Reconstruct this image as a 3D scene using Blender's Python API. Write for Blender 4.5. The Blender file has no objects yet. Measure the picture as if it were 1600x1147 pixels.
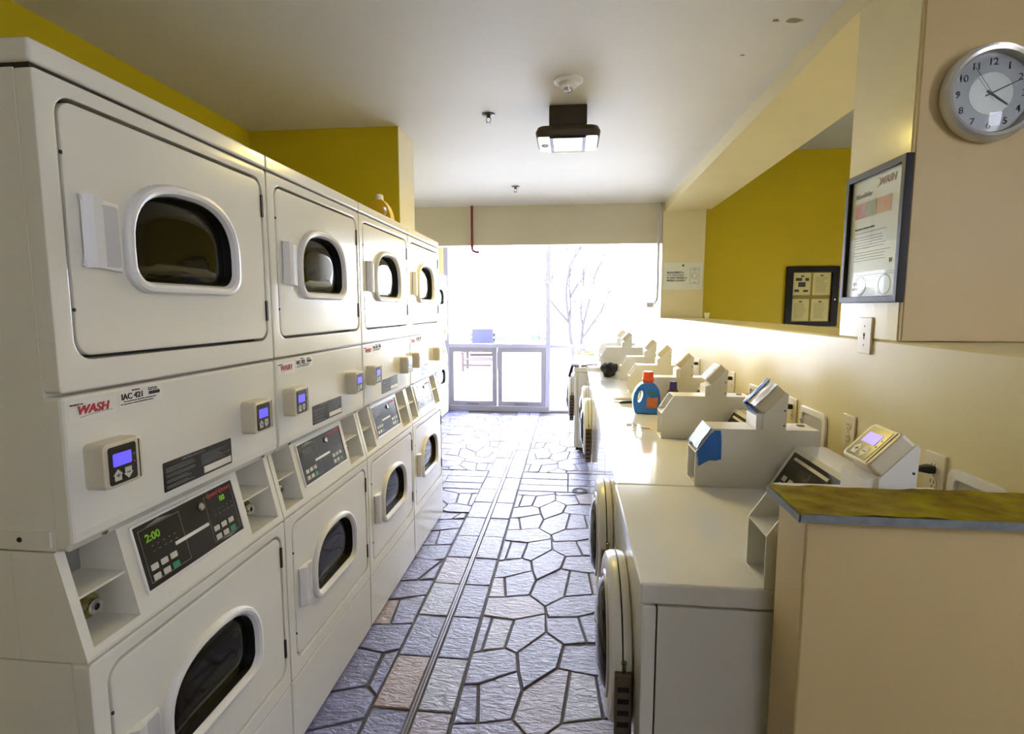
import bpy, bmesh, math, random
from mathutils import Matrix, Vector

random.seed(7)
SC = bpy.context.scene
COL = SC.collection
R = math.radians

# ------------------------------------------------------------------ camera
FPX, YAW, PITCH, EYE = 846.0, 0.1063, 0.1079, 1.4257
cam = bpy.data.cameras.new('camera')
cam.sensor_fit = 'HORIZONTAL'
cam.sensor_width = 36.0
cam.lens = FPX / 1600.0 * 36.0
cam.clip_start = 0.02
cam_ob = bpy.data.objects.new('camera', cam)
cam_ob.location = (0, 0, EYE)
cam_ob.rotation_euler = (math.pi / 2 - PITCH, 0, YAW)
COL.objects.link(cam_ob)
SC.camera = cam_ob

# ------------------------------------------------------------------ sky, exposure
world = bpy.data.worlds.new('sky')
SC.world = world
world.use_nodes = True
bg = world.node_tree.nodes['Background']
bg.inputs[0].default_value = (0.80, 0.83, 1.0, 1)
bg.inputs[1].default_value = 19.0
LAMP = 155.0
SC.view_settings.view_transform = 'Standard'
SC.view_settings.look = 'None'
SC.view_settings.gamma = 1.0
SC.view_settings.use_curve_mapping = False
SC.view_settings.exposure = 0.18


# ------------------------------------------------------------------ materials
def lin(c):
    return tuple(((v / 255) / 12.92 if v / 255 <= 0.04045 else ((v / 255 + 0.055) / 1.055) ** 2.4) for v in c)


MATS = {}


def mat(name, rgb, rough=0.5, metal=0.0, vary=0.06, scale=8.0, bump=0.0, bscale=60.0, coat=0.0, spec=0.5, emit=None, estr=0.0,
        tint=None):
    """Principled material: base colour varied by noise, optional fine bump."""
    if name in MATS:
        return MATS[name]
    m = bpy.data.materials.new(name)
    m.use_nodes = True
    nt = m.node_tree
    b = nt.nodes['Principled BSDF']
    c = lin(rgb)
    tc = nt.nodes.new('ShaderNodeTexCoord')
    if vary > 0:
        nz = nt.nodes.new('ShaderNodeTexNoise')
        nz.inputs['Scale'].default_value = scale
        nz.inputs['Detail'].default_value = 4
        nt.links.new(tc.outputs['Object'], nz.inputs['Vector'])
        rp = nt.nodes.new('ShaderNodeValToRGB')
        lo = lin(tint) if tint else tuple(v * (1 - vary) for v in c)
        hi = c if tint else tuple(min(1, v * (1 + vary * .5)) for v in c)
        rp.color_ramp.elements[0].position = .3
        rp.color_ramp.elements[1].position = .7
        rp.color_ramp.elements[0].color = (*lo, 1)
        rp.color_ramp.elements[1].color = (*hi, 1)
        nt.links.new(nz.outputs['Fac'], rp.inputs['Fac'])
        nt.links.new(rp.outputs['Color'], b.inputs['Base Color'])
    else:
        b.inputs['Base Color'].default_value = (*c, 1)
    b.inputs['Roughness'].default_value = rough
    b.inputs['Metallic'].default_value = metal
    b.inputs['Specular IOR Level'].default_value = spec
    b.inputs['Coat Weight'].default_value = coat
    if coat:
        b.inputs['Coat Roughness'].default_value = 0.05
    if bump > 0:
        n2 = nt.nodes.new('ShaderNodeTexNoise')
        n2.inputs['Scale'].default_value = bscale
        n2.inputs['Detail'].default_value = 3
        nt.links.new(tc.outputs['Object'], n2.inputs['Vector'])
        bp = nt.nodes.new('ShaderNodeBump')
        bp.inputs['Strength'].default_value = bump
        bp.inputs['Distance'].default_value = .004
        nt.links.new(n2.outputs['Fac'], bp.inputs['Height'])
        nt.links.new(bp.outputs['Normal'], b.inputs['Normal'])
    if emit:
        b.inputs['Emission Color'].default_value = (*lin(emit), 1)
        b.inputs['Emission Strength'].default_value = estr
    MATS[name] = m
    return m


def stone_mat(name, ca, cb, cc, rough=0.38):
    """Slate: colour differs from piece to piece (object random) and along its grain; strong fine relief."""
    m = bpy.data.materials.new(name)
    m.use_nodes = True
    nt = m.node_tree
    b = nt.nodes['Principled BSDF']
    oi = nt.nodes.new('ShaderNodeObjectInfo')
    tc = nt.nodes.new('ShaderNodeTexCoord')
    add = nt.nodes.new('ShaderNodeVectorMath')
    add.operation = 'ADD'
    cmb = nt.nodes.new('ShaderNodeCombineXYZ')
    mul = nt.nodes.new('ShaderNodeMath')
    mul.operation = 'MULTIPLY'
    mul.inputs[1].default_value = 37.0
    nt.links.new(oi.outputs['Random'], mul.inputs[0])
    nt.links.new(mul.outputs[0], cmb.inputs[0])
    nt.links.new(mul.outputs[0], cmb.inputs[2])
    nt.links.new(tc.outputs['Object'], add.inputs[0])
    nt.links.new(cmb.outputs[0], add.inputs[1])
    rp = nt.nodes.new('ShaderNodeValToRGB')
    rp.color_ramp.elements[0].color = (*lin(ca), 1)
    rp.color_ramp.elements[1].color = (*lin(cb), 1)
    e = rp.color_ramp.elements.new(.55)
    e.color = (*lin(cc), 1)
    nt.links.new(oi.outputs['Random'], rp.inputs['Fac'])
    nz = nt.nodes.new('ShaderNodeTexNoise')
    nz.inputs['Scale'].default_value = 9
    nz.inputs['Detail'].default_value = 7
    nz.inputs['Roughness'].default_value = .65
    mp = nt.nodes.new('ShaderNodeMapping')
    mp.inputs['Scale'].default_value = (1, 2.4, 1)
    mp.inputs['Rotation'].default_value = (0, 0, .5)
    nt.links.new(add.outputs[0], mp.inputs['Vector'])
    nt.links.new(mp.outputs['Vector'], nz.inputs['Vector'])
    mx = nt.nodes.new('ShaderNodeMix')
    mx.data_type = 'RGBA'
    mx.blend_type = 'OVERLAY'
    mx.inputs[0].default_value = .55
    nt.links.new(rp.outputs['Color'], mx.inputs[6])
    nt.links.new(nz.outputs['Color'], mx.inputs[7])
    hs = nt.nodes.new('ShaderNodeMix')
    hs.data_type = 'RGBA'
    hs.blend_type = 'OVERLAY'
    hs.inputs[0].default_value = .85
    nt.links.new(rp.outputs['Color'], hs.inputs[6])
    nt.links.new(nz.outputs['Fac'], hs.inputs[7])
    nt.links.new(hs.outputs[2], b.inputs['Base Color'])
    b.inputs['Roughness'].default_value = rough
    b.inputs['Specular IOR Level'].default_value = .6
    wv = nt.nodes.new('ShaderNodeTexNoise')
    wv.inputs['Scale'].default_value = 26
    wv.inputs['Detail'].default_value = 6
    wv.inputs['Roughness'].default_value = .6
    wv.inputs['Distortion'].default_value = .6
    nt.links.new(mp.outputs['Vector'], wv.inputs['Vector'])
    bp = nt.nodes.new('ShaderNodeBump')
    bp.inputs['Strength'].default_value = .85
    bp.inputs['Distance'].default_value = .014
    nt.links.new(wv.outputs['Fac'], bp.inputs['Height'])
    nt.links.new(bp.outputs['Normal'], b.inputs['Normal'])
    return m


def pane_mat(name, tint=(0.97, 0.99, 1.0)):
    """Thin clear window glass: mostly transparent with a Fresnel reflection."""
    m = bpy.data.materials.new(name)
    m.use_nodes = True
    nt = m.node_tree
    nt.nodes.remove(nt.nodes['Principled BSDF'])
    out = nt.nodes['Material Output']
    tr = nt.nodes.new('ShaderNodeBsdfTransparent')
    tr.inputs[0].default_value = (*tint, 1)
    gl = nt.nodes.new('ShaderNodeBsdfGlossy')
    gl.inputs['Roughness'].default_value = .02
    lw = nt.nodes.new('ShaderNodeLayerWeight')
    lw.inputs['Blend'].default_value = .5
    pw = nt.nodes.new('ShaderNodeMath')
    pw.operation = 'POWER'
    pw.inputs[1].default_value = 5.0
    nt.links.new(lw.outputs['Facing'], pw.inputs[0])
    fr = nt.nodes.new('ShaderNodeMath')
    fr.operation = 'MULTIPLY_ADD'
    fr.inputs[1].default_value = .9
    fr.inputs[2].default_value = .025
    nt.links.new(pw.outputs[0], fr.inputs[0])
    mx = nt.nodes.new('ShaderNodeMixShader')
    nt.links.new(fr.outputs[0], mx.inputs[0])
    nt.links.new(tr.outputs[0], mx.inputs[1])
    nt.links.new(gl.outputs[0], mx.inputs[2])
    nt.links.new(mx.outputs[0], out.inputs['Surface'])
    return m


ENAMEL = mat('cream_white_enamel', (230, 227, 214), .2, vary=.03, scale=3, coat=.35, bump=.03, bscale=180)
ENAMEL_W = mat('white_washer_enamel', (232, 231, 226), .11, vary=.03, scale=3, coat=.4)
PLAST_W = mat('white_plastic', (232, 230, 226), .3, vary=.03)
PLAST_G = mat('pale_grey_plastic', (196, 194, 196), .3, vary=.03)
PLAST_C = mat('cream_reader_plastic', (214, 205, 180), .35, vary=.04)
STEEL_P = mat('pale_painted_steel', (228, 226, 220), .34, vary=.03, coat=.15)
DARKG = mat('smoked_door_glass', (24, 24, 18), .06, vary=0, spec=.32)
DARK = mat('dark_gap', (26, 24, 22), .6, vary=.1)
PANELB = mat('black_control_film', (26, 27, 32), .2, vary=.1, scale=20)
BLACK = mat('black_rubber', (16, 16, 17), .5, vary=.15)
CHROME = mat('worn_chrome', (200, 200, 196), .18, 1.0, vary=.08)
BRASSY = mat('brassy_lock_steel', (150, 148, 104), .25, 1.0, vary=.15)
INK = mat('black_ink', (24, 24, 24), .6, vary=0)
INKW = mat('white_ink', (214, 214, 210), .6, vary=0)
INKG = mat('grey_ink', (120, 120, 118), .6, vary=0)
RED = mat('logo_red', (178, 30, 44), .5, vary=.05)
REDQ = mat('panel_red', (188, 40, 44), .5, vary=.05)
LABELW = mat('label_paper', (226, 222, 212), .45, vary=.02)
KEYW = mat('key_beige', (196, 192, 178), .4, vary=.04)
KEYG = mat('key_green', (22, 140, 104), .4, vary=.04)
LCD = mat('lit_blue_screen', (92, 84, 240), .3, vary=0, emit=(96, 84, 255), estr=.75)
LEDG = mat('lit_green_digits', (110, 170, 20), .4, vary=0, emit=(130, 200, 20), estr=.12)
LEDOFF = mat('unlit_display', (58, 58, 46), .25, vary=.05)
CREAM_G = mat('glossy_cream_wall_paint', (226, 213, 160), .17, vary=.05, scale=2.5, bump=.08, bscale=30, spec=.7)
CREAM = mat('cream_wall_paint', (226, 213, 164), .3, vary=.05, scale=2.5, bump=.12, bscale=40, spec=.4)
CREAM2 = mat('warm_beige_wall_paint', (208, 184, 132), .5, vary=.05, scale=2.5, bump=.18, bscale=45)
YELLOW = mat('mustard_wall_paint', (204, 182, 10), .45, vary=.06, scale=2, bump=.12, bscale=40)
CEIL = mat('off_white_ceiling_paint', (222, 219, 210), .5, vary=.04, scale=1.6, bump=.14, bscale=30, spec=.4)
HEADER = mat('beige_header_paint', (204, 196, 168), .5, vary=.04, scale=2)
GREYP = mat('grey_blue_ceiling_paint', (186, 192, 190), .6, vary=.04)
GROUT = mat('dark_grout', (58, 53, 58), .7, vary=.2, scale=30, bump=.3)
SLATE = stone_mat('purple_grey_slate', (94, 93, 134), (118, 113, 152), (106, 102, 148), .25)
SLATE_B = stone_mat('brown_slate', (142, 118, 106), (146, 124, 118), (136, 114, 108), .30)
SLATE_P = stone_mat('pinkish_slate', (128, 116, 134), (126, 116, 138), (132, 118, 134), .28)
SLATE_L = stone_mat('pale_grey_slate', (130, 130, 148), (136, 134, 152), (128, 130, 150), .28)
CAPST = mat('olive_slate', (152, 142, 6), .8, vary=.3, scale=16, tint=(116, 82, 6), bump=.5, bscale=34, spec=.2)
CAPED = mat('cut_slate_edge', (128, 134, 138), .6, vary=.2, scale=40, bump=.3)
ALU = mat('aluminium_window_frame', (146, 144, 154), .45, .1, vary=.06)
ALUW = mat('white_painted_mullion', (166, 166, 190), .4, vary=.04)
PANE = pane_mat('clear_window_pane')
FIXT = mat('dark_bronze_housing', (66, 58, 46), .4, .3, vary=.1)
FIXS = mat('satin_silver_plate', (214, 214, 216), .3, .2, vary=.03)
LENS = mat('lit_lamp_lens', (255, 240, 190), .3, vary=0, emit=(255, 228, 118), estr=LAMP)
FRAMEB = mat('black_frame', (24, 22, 24), .45, vary=.1, spec=.25)
PAPER = mat('poster_paper', (232, 230, 218), .35, vary=.02, coat=.5)
BLUEB = mat('blue_bottle_plastic', (8, 112, 220), .25, vary=.05)
ORANGE = mat('orange_cap_plastic', (236, 86, 34), .3, vary=.05)
ORLAB = mat('orange_label', (208, 112, 62), .45, vary=.12, scale=40)
PURPLE = mat('purple_bottle_plastic', (46, 30, 120), .3, vary=.08)
YELB = mat('yellow_bottle_plastic', (232, 190, 40), .3, vary=.06)
TAPE = mat('blue_painters_tape', (24, 104, 200), .4, vary=.15, scale=30, bump=.4, bscale=70)
CLOTH = mat('black_cloth', (18, 18, 20), .9, vary=.2, scale=40, bump=.4)
CLOTHB = mat('brown_cloth', (120, 92, 74), .9, vary=.2, scale=40, bump=.4)
REDPIPE = mat('red_sprinkler_pipe', (120, 26, 30), .4, vary=.08)
CONDUIT = mat('grey_conduit', (196, 194, 190), .4, vary=.05)
CLOCKR = mat('clock_silver_rim', (206, 204, 200), .22, .55, vary=.03)
CLOCKF = mat('clock_silver_face', (158, 158, 160), .4, .4, vary=.02)
CLOCKC = mat('clock_brushed_disc', (196, 196, 196), .25, .9, vary=.03)
IVORY = mat('ivory_cover_plate', (226, 216, 186), .35, vary=.03)
CHAIRW = mat('weathered_red_brown_wood', (46, 26, 28), .6, vary=.15)
CUSH = mat('blue_grey_cushion', (42, 43, 64), .8, vary=.1)
BARK = mat('dark_bark', (58, 54, 58), .8, vary=.2)
LEAFG = mat('green_leaf', (66, 92, 62), .6, vary=.2)
DECK = mat('pale_concrete_deck', (214, 214, 210), .7, vary=.05)
DRAINM = mat('dull_drain_metal', (130, 126, 136), .4, .6, vary=.15)


# ------------------------------------------------------------------ mesh helpers
class MB:
    """Collects shapes; build() links them as ONE mesh object."""

    def __init__(self):
        self.v = []
        self.f = []

    def add(self, vs, fs, M=None):
        o = len(self.v)
        if M is not None:
            vs = [M @ Vector(p) for p in vs]
        self.v += [tuple(p) for p in vs]
        self.f += [tuple(i + o for i in f) for f in fs]
        return self

    def box(self, x0, x1, y0, y1, z0, z1, bev=0.0, seg=2, M=None):
        if bev <= 0:
            vs = [(x, y, z) for x in (x0, x1) for y in (y0, y1) for z in (z0, z1)]
            return self.add(vs, [(0, 1, 3, 2), (4, 6, 7, 5), (0, 4, 5, 1), (2, 3, 7, 6), (0, 2, 6, 4), (1, 5, 7, 3)], M)
        bm = bmesh.new()
        bmesh.ops.create_cube(bm, size=1)
        for v in bm.verts:
            v.co = ((x0 + x1) / 2 + v.co.x * (x1 - x0), (y0 + y1) / 2 + v.co.y * (y1 - y0), (z0 + z1) / 2 + v.co.z * (z1 - z0))
        bmesh.ops.bevel(bm, geom=bm.edges[:], offset=bev, segments=seg, profile=.5, affect='EDGES')
        return self.bm(bm, M)

    def bm(self, bm, M=None):
        bm.verts.index_update()
        vs = [v.co.copy() for v in bm.verts]
        fs = [[v.index for v in f.verts] for f in bm.faces]
        bm.free()
        return self.add(vs, fs, M)

    def loft(self, loops, cap0=True, cap1=True, M=None):
        n = len(loops[0])
        vs = [p for lp in loops for p in lp]
        fs = []
        for k in range(len(loops) - 1):
            for i in range(n):
                j = (i + 1) % n
                fs.append((k * n + i, k * n + j, (k + 1) * n + j, (k + 1) * n + i))
        if cap0:
            fs.append(tuple(range(n - 1, -1, -1)))
        if cap1:
            fs.append(tuple((len(loops) - 1) * n + i for i in range(n)))
        return self.add(vs, fs, M)

    def prism(self, poly, lo, hi, axis='y', M=None):
        """poly in the other two axes: y -> (x,z), x -> (y,z), z -> (x,y)"""
        if axis == 'y':
            g = lambda p, t: (p[0], t, p[1])
        elif axis == 'x':
            g = lambda p, t: (t, p[0], p[1])
        else:
            g = lambda p, t: (p[0], p[1], t)
        return self.loft([[g(p, lo) for p in poly], [g(p, hi) for p in poly]], M=M)

    def lathe(self, prof, n=24, M=None):
        """prof: (radius, height) about z"""
        loops = [[(r * math.cos(2 * math.pi * i / n), r * math.sin(2 * math.pi * i / n), z) for i in range(n)] for r, z in prof]
        return self.loft(loops, prof[0][0] > 1e-6, prof[-1][0] > 1e-6, M)

    def tube(self, pts, rad, n=8, M=None):
        pts = [Vector(p) for p in pts]
        rs = rad if isinstance(rad, (list, tuple)) else [rad] * len(pts)
        loops = []
        up = None
        for i, p in enumerate(pts):
            d = (pts[min(i + 1, len(pts) - 1)] - pts[max(i - 1, 0)]).normalized()
            if up is None:
                up = Vector((0, 0, 1)) if abs(d.z) < .9 else Vector((1, 0, 0))
            a = d.cross(up).normalized()
            b = a.cross(d).normalized()
            up = b
            loops.append([p + (a * math.cos(2 * math.pi * k / n) + b * math.sin(2 * math.pi * k / n)) * rs[i] for k in range(n)])
        return self.loft(loops, M=M)

    def flat(self, loops, ext, bev=0.0, M=None, res=1):
        """Filled 2D outline with holes, extruded from z=0 to z=ext."""
        c = bpy.data.curves.new('outline', 'CURVE')
        c.dimensions = '2D'
        c.fill_mode = 'BOTH'
        c.extrude = max(ext / 2 - bev, 0)
        c.bevel_depth = bev
        c.bevel_resolution = res
        c.offset = -bev
        for lp in loops:
            s = c.splines.new('POLY')
            s.points.add(len(lp) - 1)
            for q, p in zip(s.points, lp):
                q.co = (p[0], p[1], 0, 1)
            s.use_cyclic_u = True
        return self._curve(c, Matrix.Translation((0, 0, ext / 2)), M)

    def text(self, s, size, x, y, M=None, ext=.0006, align='LEFT', shear=0.0, bold=0.0, sx=1.0):
        c = bpy.data.curves.new('lettering', 'FONT')
        c.body = s
        c.size = size
        c.extrude = ext
        c.align_x = align
        c.shear = shear
        c.offset = bold
        c.resolution_u = 3
        return self._curve(c, Matrix.Translation((x, y, ext)) @ Matrix.Diagonal((sx, 1, 1, 1)), M)

    def _curve(self, c, T, M):
        o = bpy.data.objects.new('tmp', c)
        me = bpy.data.meshes.new_from_object(o)
        vs = [T @ v.co for v in me.vertices]
        fs = [tuple(p.vertices) for p in me.polygons]
        bpy.data.objects.remove(o)
        bpy.data.curves.remove(c)
        bpy.data.meshes.remove(me)
        return self.add(vs, fs, M)

    def mesh(self, name, material, smooth=True, angle=32):
        me = bpy.data.meshes.new(name)
        me.from_pydata(self.v, [], self.f)
        me.materials.append(material)
        bm = bmesh.new()
        bm.from_mesh(me)
        bmesh.ops.remove_doubles(bm, verts=bm.verts, dist=1e-6)
        bmesh.ops.recalc_face_normals(bm, faces=bm.faces)
        bm.to_mesh(me)
        bm.free()
        if smooth:
            me.shade_smooth()
            me.set_sharp_from_angle(angle=R(angle))
        return me

    def build(self, name, material, parent=None, smooth=True, angle=32):
        ob = bpy.data.objects.new(name, self.mesh(name, material, smooth, angle))
        COL.objects.link(ob)
        ob.parent = parent
        if smooth:
            wn = ob.modifiers.new('weighted', 'WEIGHTED_NORMAL')
            wn.keep_sharp = True
            wn.weight = 90
        return ob


def tag(o, label=None, cat=None, group=None, kind=None):
    for k, v in (('label', label), ('category', cat), ('group', group), ('kind', kind)):
        if v:
            o[k] = v
    return o


def thing(name, loc, label, cat, group=None, rz=0.0):
    o = bpy.data.objects.new(name, None)
    o.empty_display_size = .1
    COL.objects.link(o)
    o.location = loc
    o.rotation_euler.z = rz
    return tag(o, label, cat, group)


def copy_tree(o, parent=None, skip=()):
    c = o.copy()
    COL.objects.link(c)
    c.parent = parent
    for ch in list(o.children):
        if ch.name.split('.')[0] in skip:
            continue
        copy_tree(ch, c, skip)
    return c


def frame(o, ex, ey, ez):
    ex, ey, ez, o = Vector(ex), Vector(ey), Vector(ez), Vector(o)
    return Matrix(((ex.x, ey.x, ez.x, o.x), (ex.y, ey.y, ez.y, o.y), (ex.z, ey.z, ez.z, o.z), (0, 0, 0, 1)))


def FX(x=0, y=0, z=0):      # sheet facing +X (sheet right = +Y)
    return frame((x, y, z), (0, 1, 0), (0, 0, 1), (1, 0, 0))


def FNX(x=0, y=0, z=0):     # sheet facing -X (sheet right = -Y)
    return frame((x, y, z), (0, -1, 0), (0, 0, 1), (-1, 0, 0))


def FNY(x=0, y=0, z=0):     # sheet facing -Y (sheet right = +X)
    return frame((x, y, z), (1, 0, 0), (0, 0, 1), (0, -1, 0))


def rr(x0, x1, y0, y1, r, seg=5):
    pts = []
    for cx, cy, a in ((x1 - r, y1 - r, 0), (x0 + r, y1 - r, 90), (x0 + r, y0 + r, 180), (x1 - r, y0 + r, 270)):
        for k in range(seg + 1):
            t = R(a + 90 * k / seg)
            pts.append((cx + r * math.cos(t), cy + r * math.sin(t)))
    return pts


def circ(cx, cy, r, n=24, a=1.0):
    return [(cx + r * math.cos(2 * math.pi * i / n), cy + a * r * math.sin(2 * math.pi * i / n)) for i in range(n)]


def dwin(cx, z0, w, h, rb, n=22):
    """Dryer window outline: flat base with round corners, arched top."""
    pts = []
    zs = z0 + h * .36
    for k in range(n + 1):
        t = math.pi * k / n
        c, s = math.cos(t), math.sin(t)
        e = 2 / 2.5
        pts.append((cx + w / 2 * math.copysign(abs(c) ** e, c), zs + (z0 + h - zs) * abs(s) ** e))
    for k in range(1, 7):
        t = R(180 + 90 * k / 6)
        pts.append((cx - w / 2 + rb + rb * math.cos(t), z0 + rb + rb * math.sin(t)))
    for k in range(0, 6):
        t = R(270 + 90 * k / 6)
        pts.append((cx + w / 2 - rb + rb * math.cos(t), z0 + rb + rb * math.sin(t)))
    return pts


def to3(lp, x):
    return [(x, p[0], p[1]) for p in lp]


# ================================================================== SETTING
ZC = 2.47          # main ceiling
XW = 0.934         # face of the wall behind the washers
SILL = 1.33


def structure(name, mb, material, label, parent=None):
    o = mb.build(name, material, parent, smooth=False)
    if parent is None:
        tag(o, label, None, None, 'structure')
    return o


# floor slab + stones ------------------------------------------------
floor = structure('floor', MB().box(-2.6, 2.4, -3.3, 7.5, -.12, -.0062), GROUT, 'slate flagstone floor with dark recessed joints')


def inset(poly, d):
    a = sum(poly[i][0] * poly[(i + 1) % len(poly)][1] - poly[(i + 1) % len(poly)][0] * poly[i][1] for i in range(len(poly)))
    if a < 0:
        poly = poly[::-1]
    n = len(poly)
    out = []
    for i in range(n):
        p0, p1, p2 = Vector(poly[i - 1]), Vector(poly[i]), Vector(poly[(i + 1) % n])
        d1, d2 = (p1 - p0), (p2 - p1)
        if d1.length < 1e-6 or d2.length < 1e-6:
            continue
        d1.normalize()
        d2.normalize()
        n1, n2 = Vector((-d1.y, d1.x)), Vector((-d2.y, d2.x))
        m = n1 + n2
        if m.length < .2:
            m = n1
        m.normalize()
        k = d / max(m.dot(n1), .45)
        out.append((p1.x + m.x * k, p1.y + m.y * k))
    return out


def clip(poly, ymin, ymax, xmin=-9, xmax=9):
    for ax, lim, sgn in ((1, ymin, 1), (1, ymax, -1), (0, xmin, 1), (0, xmax, -1)):
        res = []
        for i in range(len(poly)):
            p, q = poly[i], poly[(i + 1) % len(poly)]
            ip, iq = sgn * (p[ax] - lim) >= 0, sgn * (q[ax] - lim) >= 0
            if ip:
                res.append(p)
            if ip != iq:
                t = (lim - p[ax]) / (q[ax] - p[ax])
                res.append((p[0] + t * (q[0] - p[0]), p[1] + t * (q[1] - p[1])))
        poly = res
        if len(poly) < 3:
            return []
    a = abs(sum(poly[i][0] * poly[(i + 1) % len(poly)][1] - poly[(i + 1) % len(poly)][0] * poly[i][1] for i in range(len(poly)))) / 2
    return poly if a > .0012 else []


def stone(poly, material=None, joint=.0044, mb=None, rnd=random):
    base = inset(poly, joint)
    top = inset(base, .003)
    if len(base) < 3 or len(top) != len(base):
        return
    h = rnd.uniform(-.0016, .0016)
    b = mb or MB()
    cx = sum(p[0] for p in base) / len(base)
    cy = sum(p[1] for p in base) / len(base)
    ox, oy = (cx, cy) if mb is None else (0, 0)
    tl = [(x - ox, y - oy, h + rnd.uniform(-.0012, .0012)) for x, y in top]
    b.loft([[(x - ox, y - oy, -.02) for x, y in base], [(x - ox, y - oy, h - .003) for x, y in base], tl], cap0=False)
    if mb is None:
        if material is None:
            material = rnd.choices((SLATE, SLATE_P, SLATE_L, SLATE_B), (90, 6, 3, 1))[0]
        o = b.build('flagstone', material, floor, smooth=False)
        o.location = (cx, cy, 0)


V = dict(a=(-.089, 3.092), b=(-.01, 3.01), c=(-.034, 2.857), d=(-.162, 2.716), e=(-.188, 2.821), f=(-.204, 2.932), g=(-.391, 2.912),
         h=(-.259, 2.96), i=(-.332, 2.73), j=(-.391, 2.722), k=(.30, 3.05), l=(.30, 2.84), m=(.116, 2.826), n=(.017, 2.844),
         o=(-.302, 2.536), p=(-.391, 2.524), q=(-.185, 2.567), r=(-.013, 2.568), s=(-.104, 2.47), t=(.131, 2.604), u=(.30, 2.60),
         v=(-.095, 2.408), w=(-.24, 2.343), x=(-.391, 2.362), y=(.30, 2.52), z=(.053, 2.398), A=(-.084, 2.376), B=(-.342, 2.35),
         Q=(-.352, 2.105), F=(.088, 2.205))
PER = .83
for ch in 'abfghk':
    V[ch + "'"] = (V[ch][0], V[ch][1] - PER)
TILE = ["abcdef", "ghfeij", "bklmnc", "jiop", "iedqo", "dcnrsq", "nmtr", "mlut", "poqsvwx", "srtuyzAv",
        ["x", "B", "Q", "g'"], ["B", "w", "h'", "Q"], ["w", "v", "a'", "f'", "h'"], ["v", "A", "z", "F", "b'", "a'"],
        ["z", "y", "k'", "F"]]
far_mb = MB()
n_st = 0
for n in range(-2, 6):
    for nm in TILE:
        P = [(V[k][0], V[k][1] + n * PER) for k in nm]
        for lo, hi in ((.5, 4.11), (4.61, 7.36)):
            c = clip(P, lo, hi)
            if c:
                stone(c)
        m1 = [(-1.08 - x, y) for x, y in P]
        for lo, hi in ((3.62, 4.11), (4.61, 7.36)):
            c = clip(m1, lo, hi)
            if c:
                stone(c)
            c = clip([(x - .69, y + .31) for x, y in m1], lo, hi)
            if c:
                stone(c, mb=far_mb)
o = far_mb.build('flagstone_field', SLATE, floor, smooth=False)
tag(o, 'far flagstones along the wall by the window', None, None, 'stuff')
# side strip beside the dryers, traced
LT = [[(-.9, 2.914), (-.711, 2.88), (-.786, 2.654), (-.9, 2.631)], [(-.703, 2.872), (-.699, 2.683), (-.786, 2.654)],
      [(-.9, 2.631), (-.786, 2.654), (-.694, 2.66), (-.697, 2.513), (-.9, 2.444)], [(-.9, 2.444), (-.818, 2.455), (-.796, 2.244), (-.9, 2.234)],
      [(-.818, 2.455), (-.697, 2.513), (-.697, 2.264), (-.796, 2.244)], [(-.9, 2.234), (-.697, 2.264), (-.697, 2.079), (-.765, 2.045), (-.9, 2.075)]]
for n in (0, 1):
    for P in LT:
        P = clip([(x, y + n * .835) for x, y in P], .4, 3.60)
        if P:
            stone(P, SLATE_B if (n == 0 and P[0][1] < 2.46 and P[0][0] < -.88 and P[1][0] < -.8 and P[2][1] < 2.3) else None)
LN = [[(-.9, 2.07), (-.758, 2.045), (-.752, 1.846), (-.9, 1.79)], [(-.753, 2.041), (-.697, 2.075), (-.697, 1.80), (-.748, 1.85)],
      [(-.9, 1.79), (-.752, 1.846), (-.70, 1.80), (-.697, 1.69), (-.9, 1.60)], [(-.9, 1.60), (-.697, 1.69), (-.697, 1.42), (-.9, 1.35)],
      [(-.9, 1.35), (-.697, 1.42), (-.697, 1.0), (-.9, 1.0)]]
for P in LN:
    stone(P, SLATE)
# two columns of cut slabs either side of the drain channel
YJ = [1.742 + .2985 * k for k in range(-4, 20)]
for a, b in zip(YJ[:-1], YJ[1:]):
    for x0, x1 in ((-.694, -.551), (-.529, -.394)):
        m = None
        if abs(a - 1.742) < .05:
            m = SLATE_B if x0 < -.6 else SLATE_L
        elif abs(a - 1.443) < .05:
            m = SLATE if x0 < -.6 else SLATE_P
        elif abs(a - 2.339) < .05 and x0 < -.6:
            m = SLATE_L
        stone([(x0, a), (x1, a), (x1, min(b, 7.36)), (x0, min(b, 7.36))], m, joint=.0042)
for a, b in ((4.12, 4.27), (4.27, 4.43), (4.43, 4.60)):
    for x0, x1 in ((-.391, 0.0), (0.0, .30), (-1.02, -.694), (-1.42, -1.02)):
        j = random.uniform(-.08, .08) if x1 in (0.0, -.694) else 0
        stone([(x0, a), (x1, a), (x1, b), (x0, b)], None, joint=.0042)
ch = MB()
ch.box(-.549, -.542, .5, 7.36, -.02, .001)
ch.box(-.538, -.531, .5, 7.36, -.02, .001)
ch.box(-.543, -.537, .5, 7.36, -.02, -.006)
tag(ch.build('drain_channel', DRAINM, floor, smooth=False), 'narrow metal channel between the cut slabs')

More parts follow.
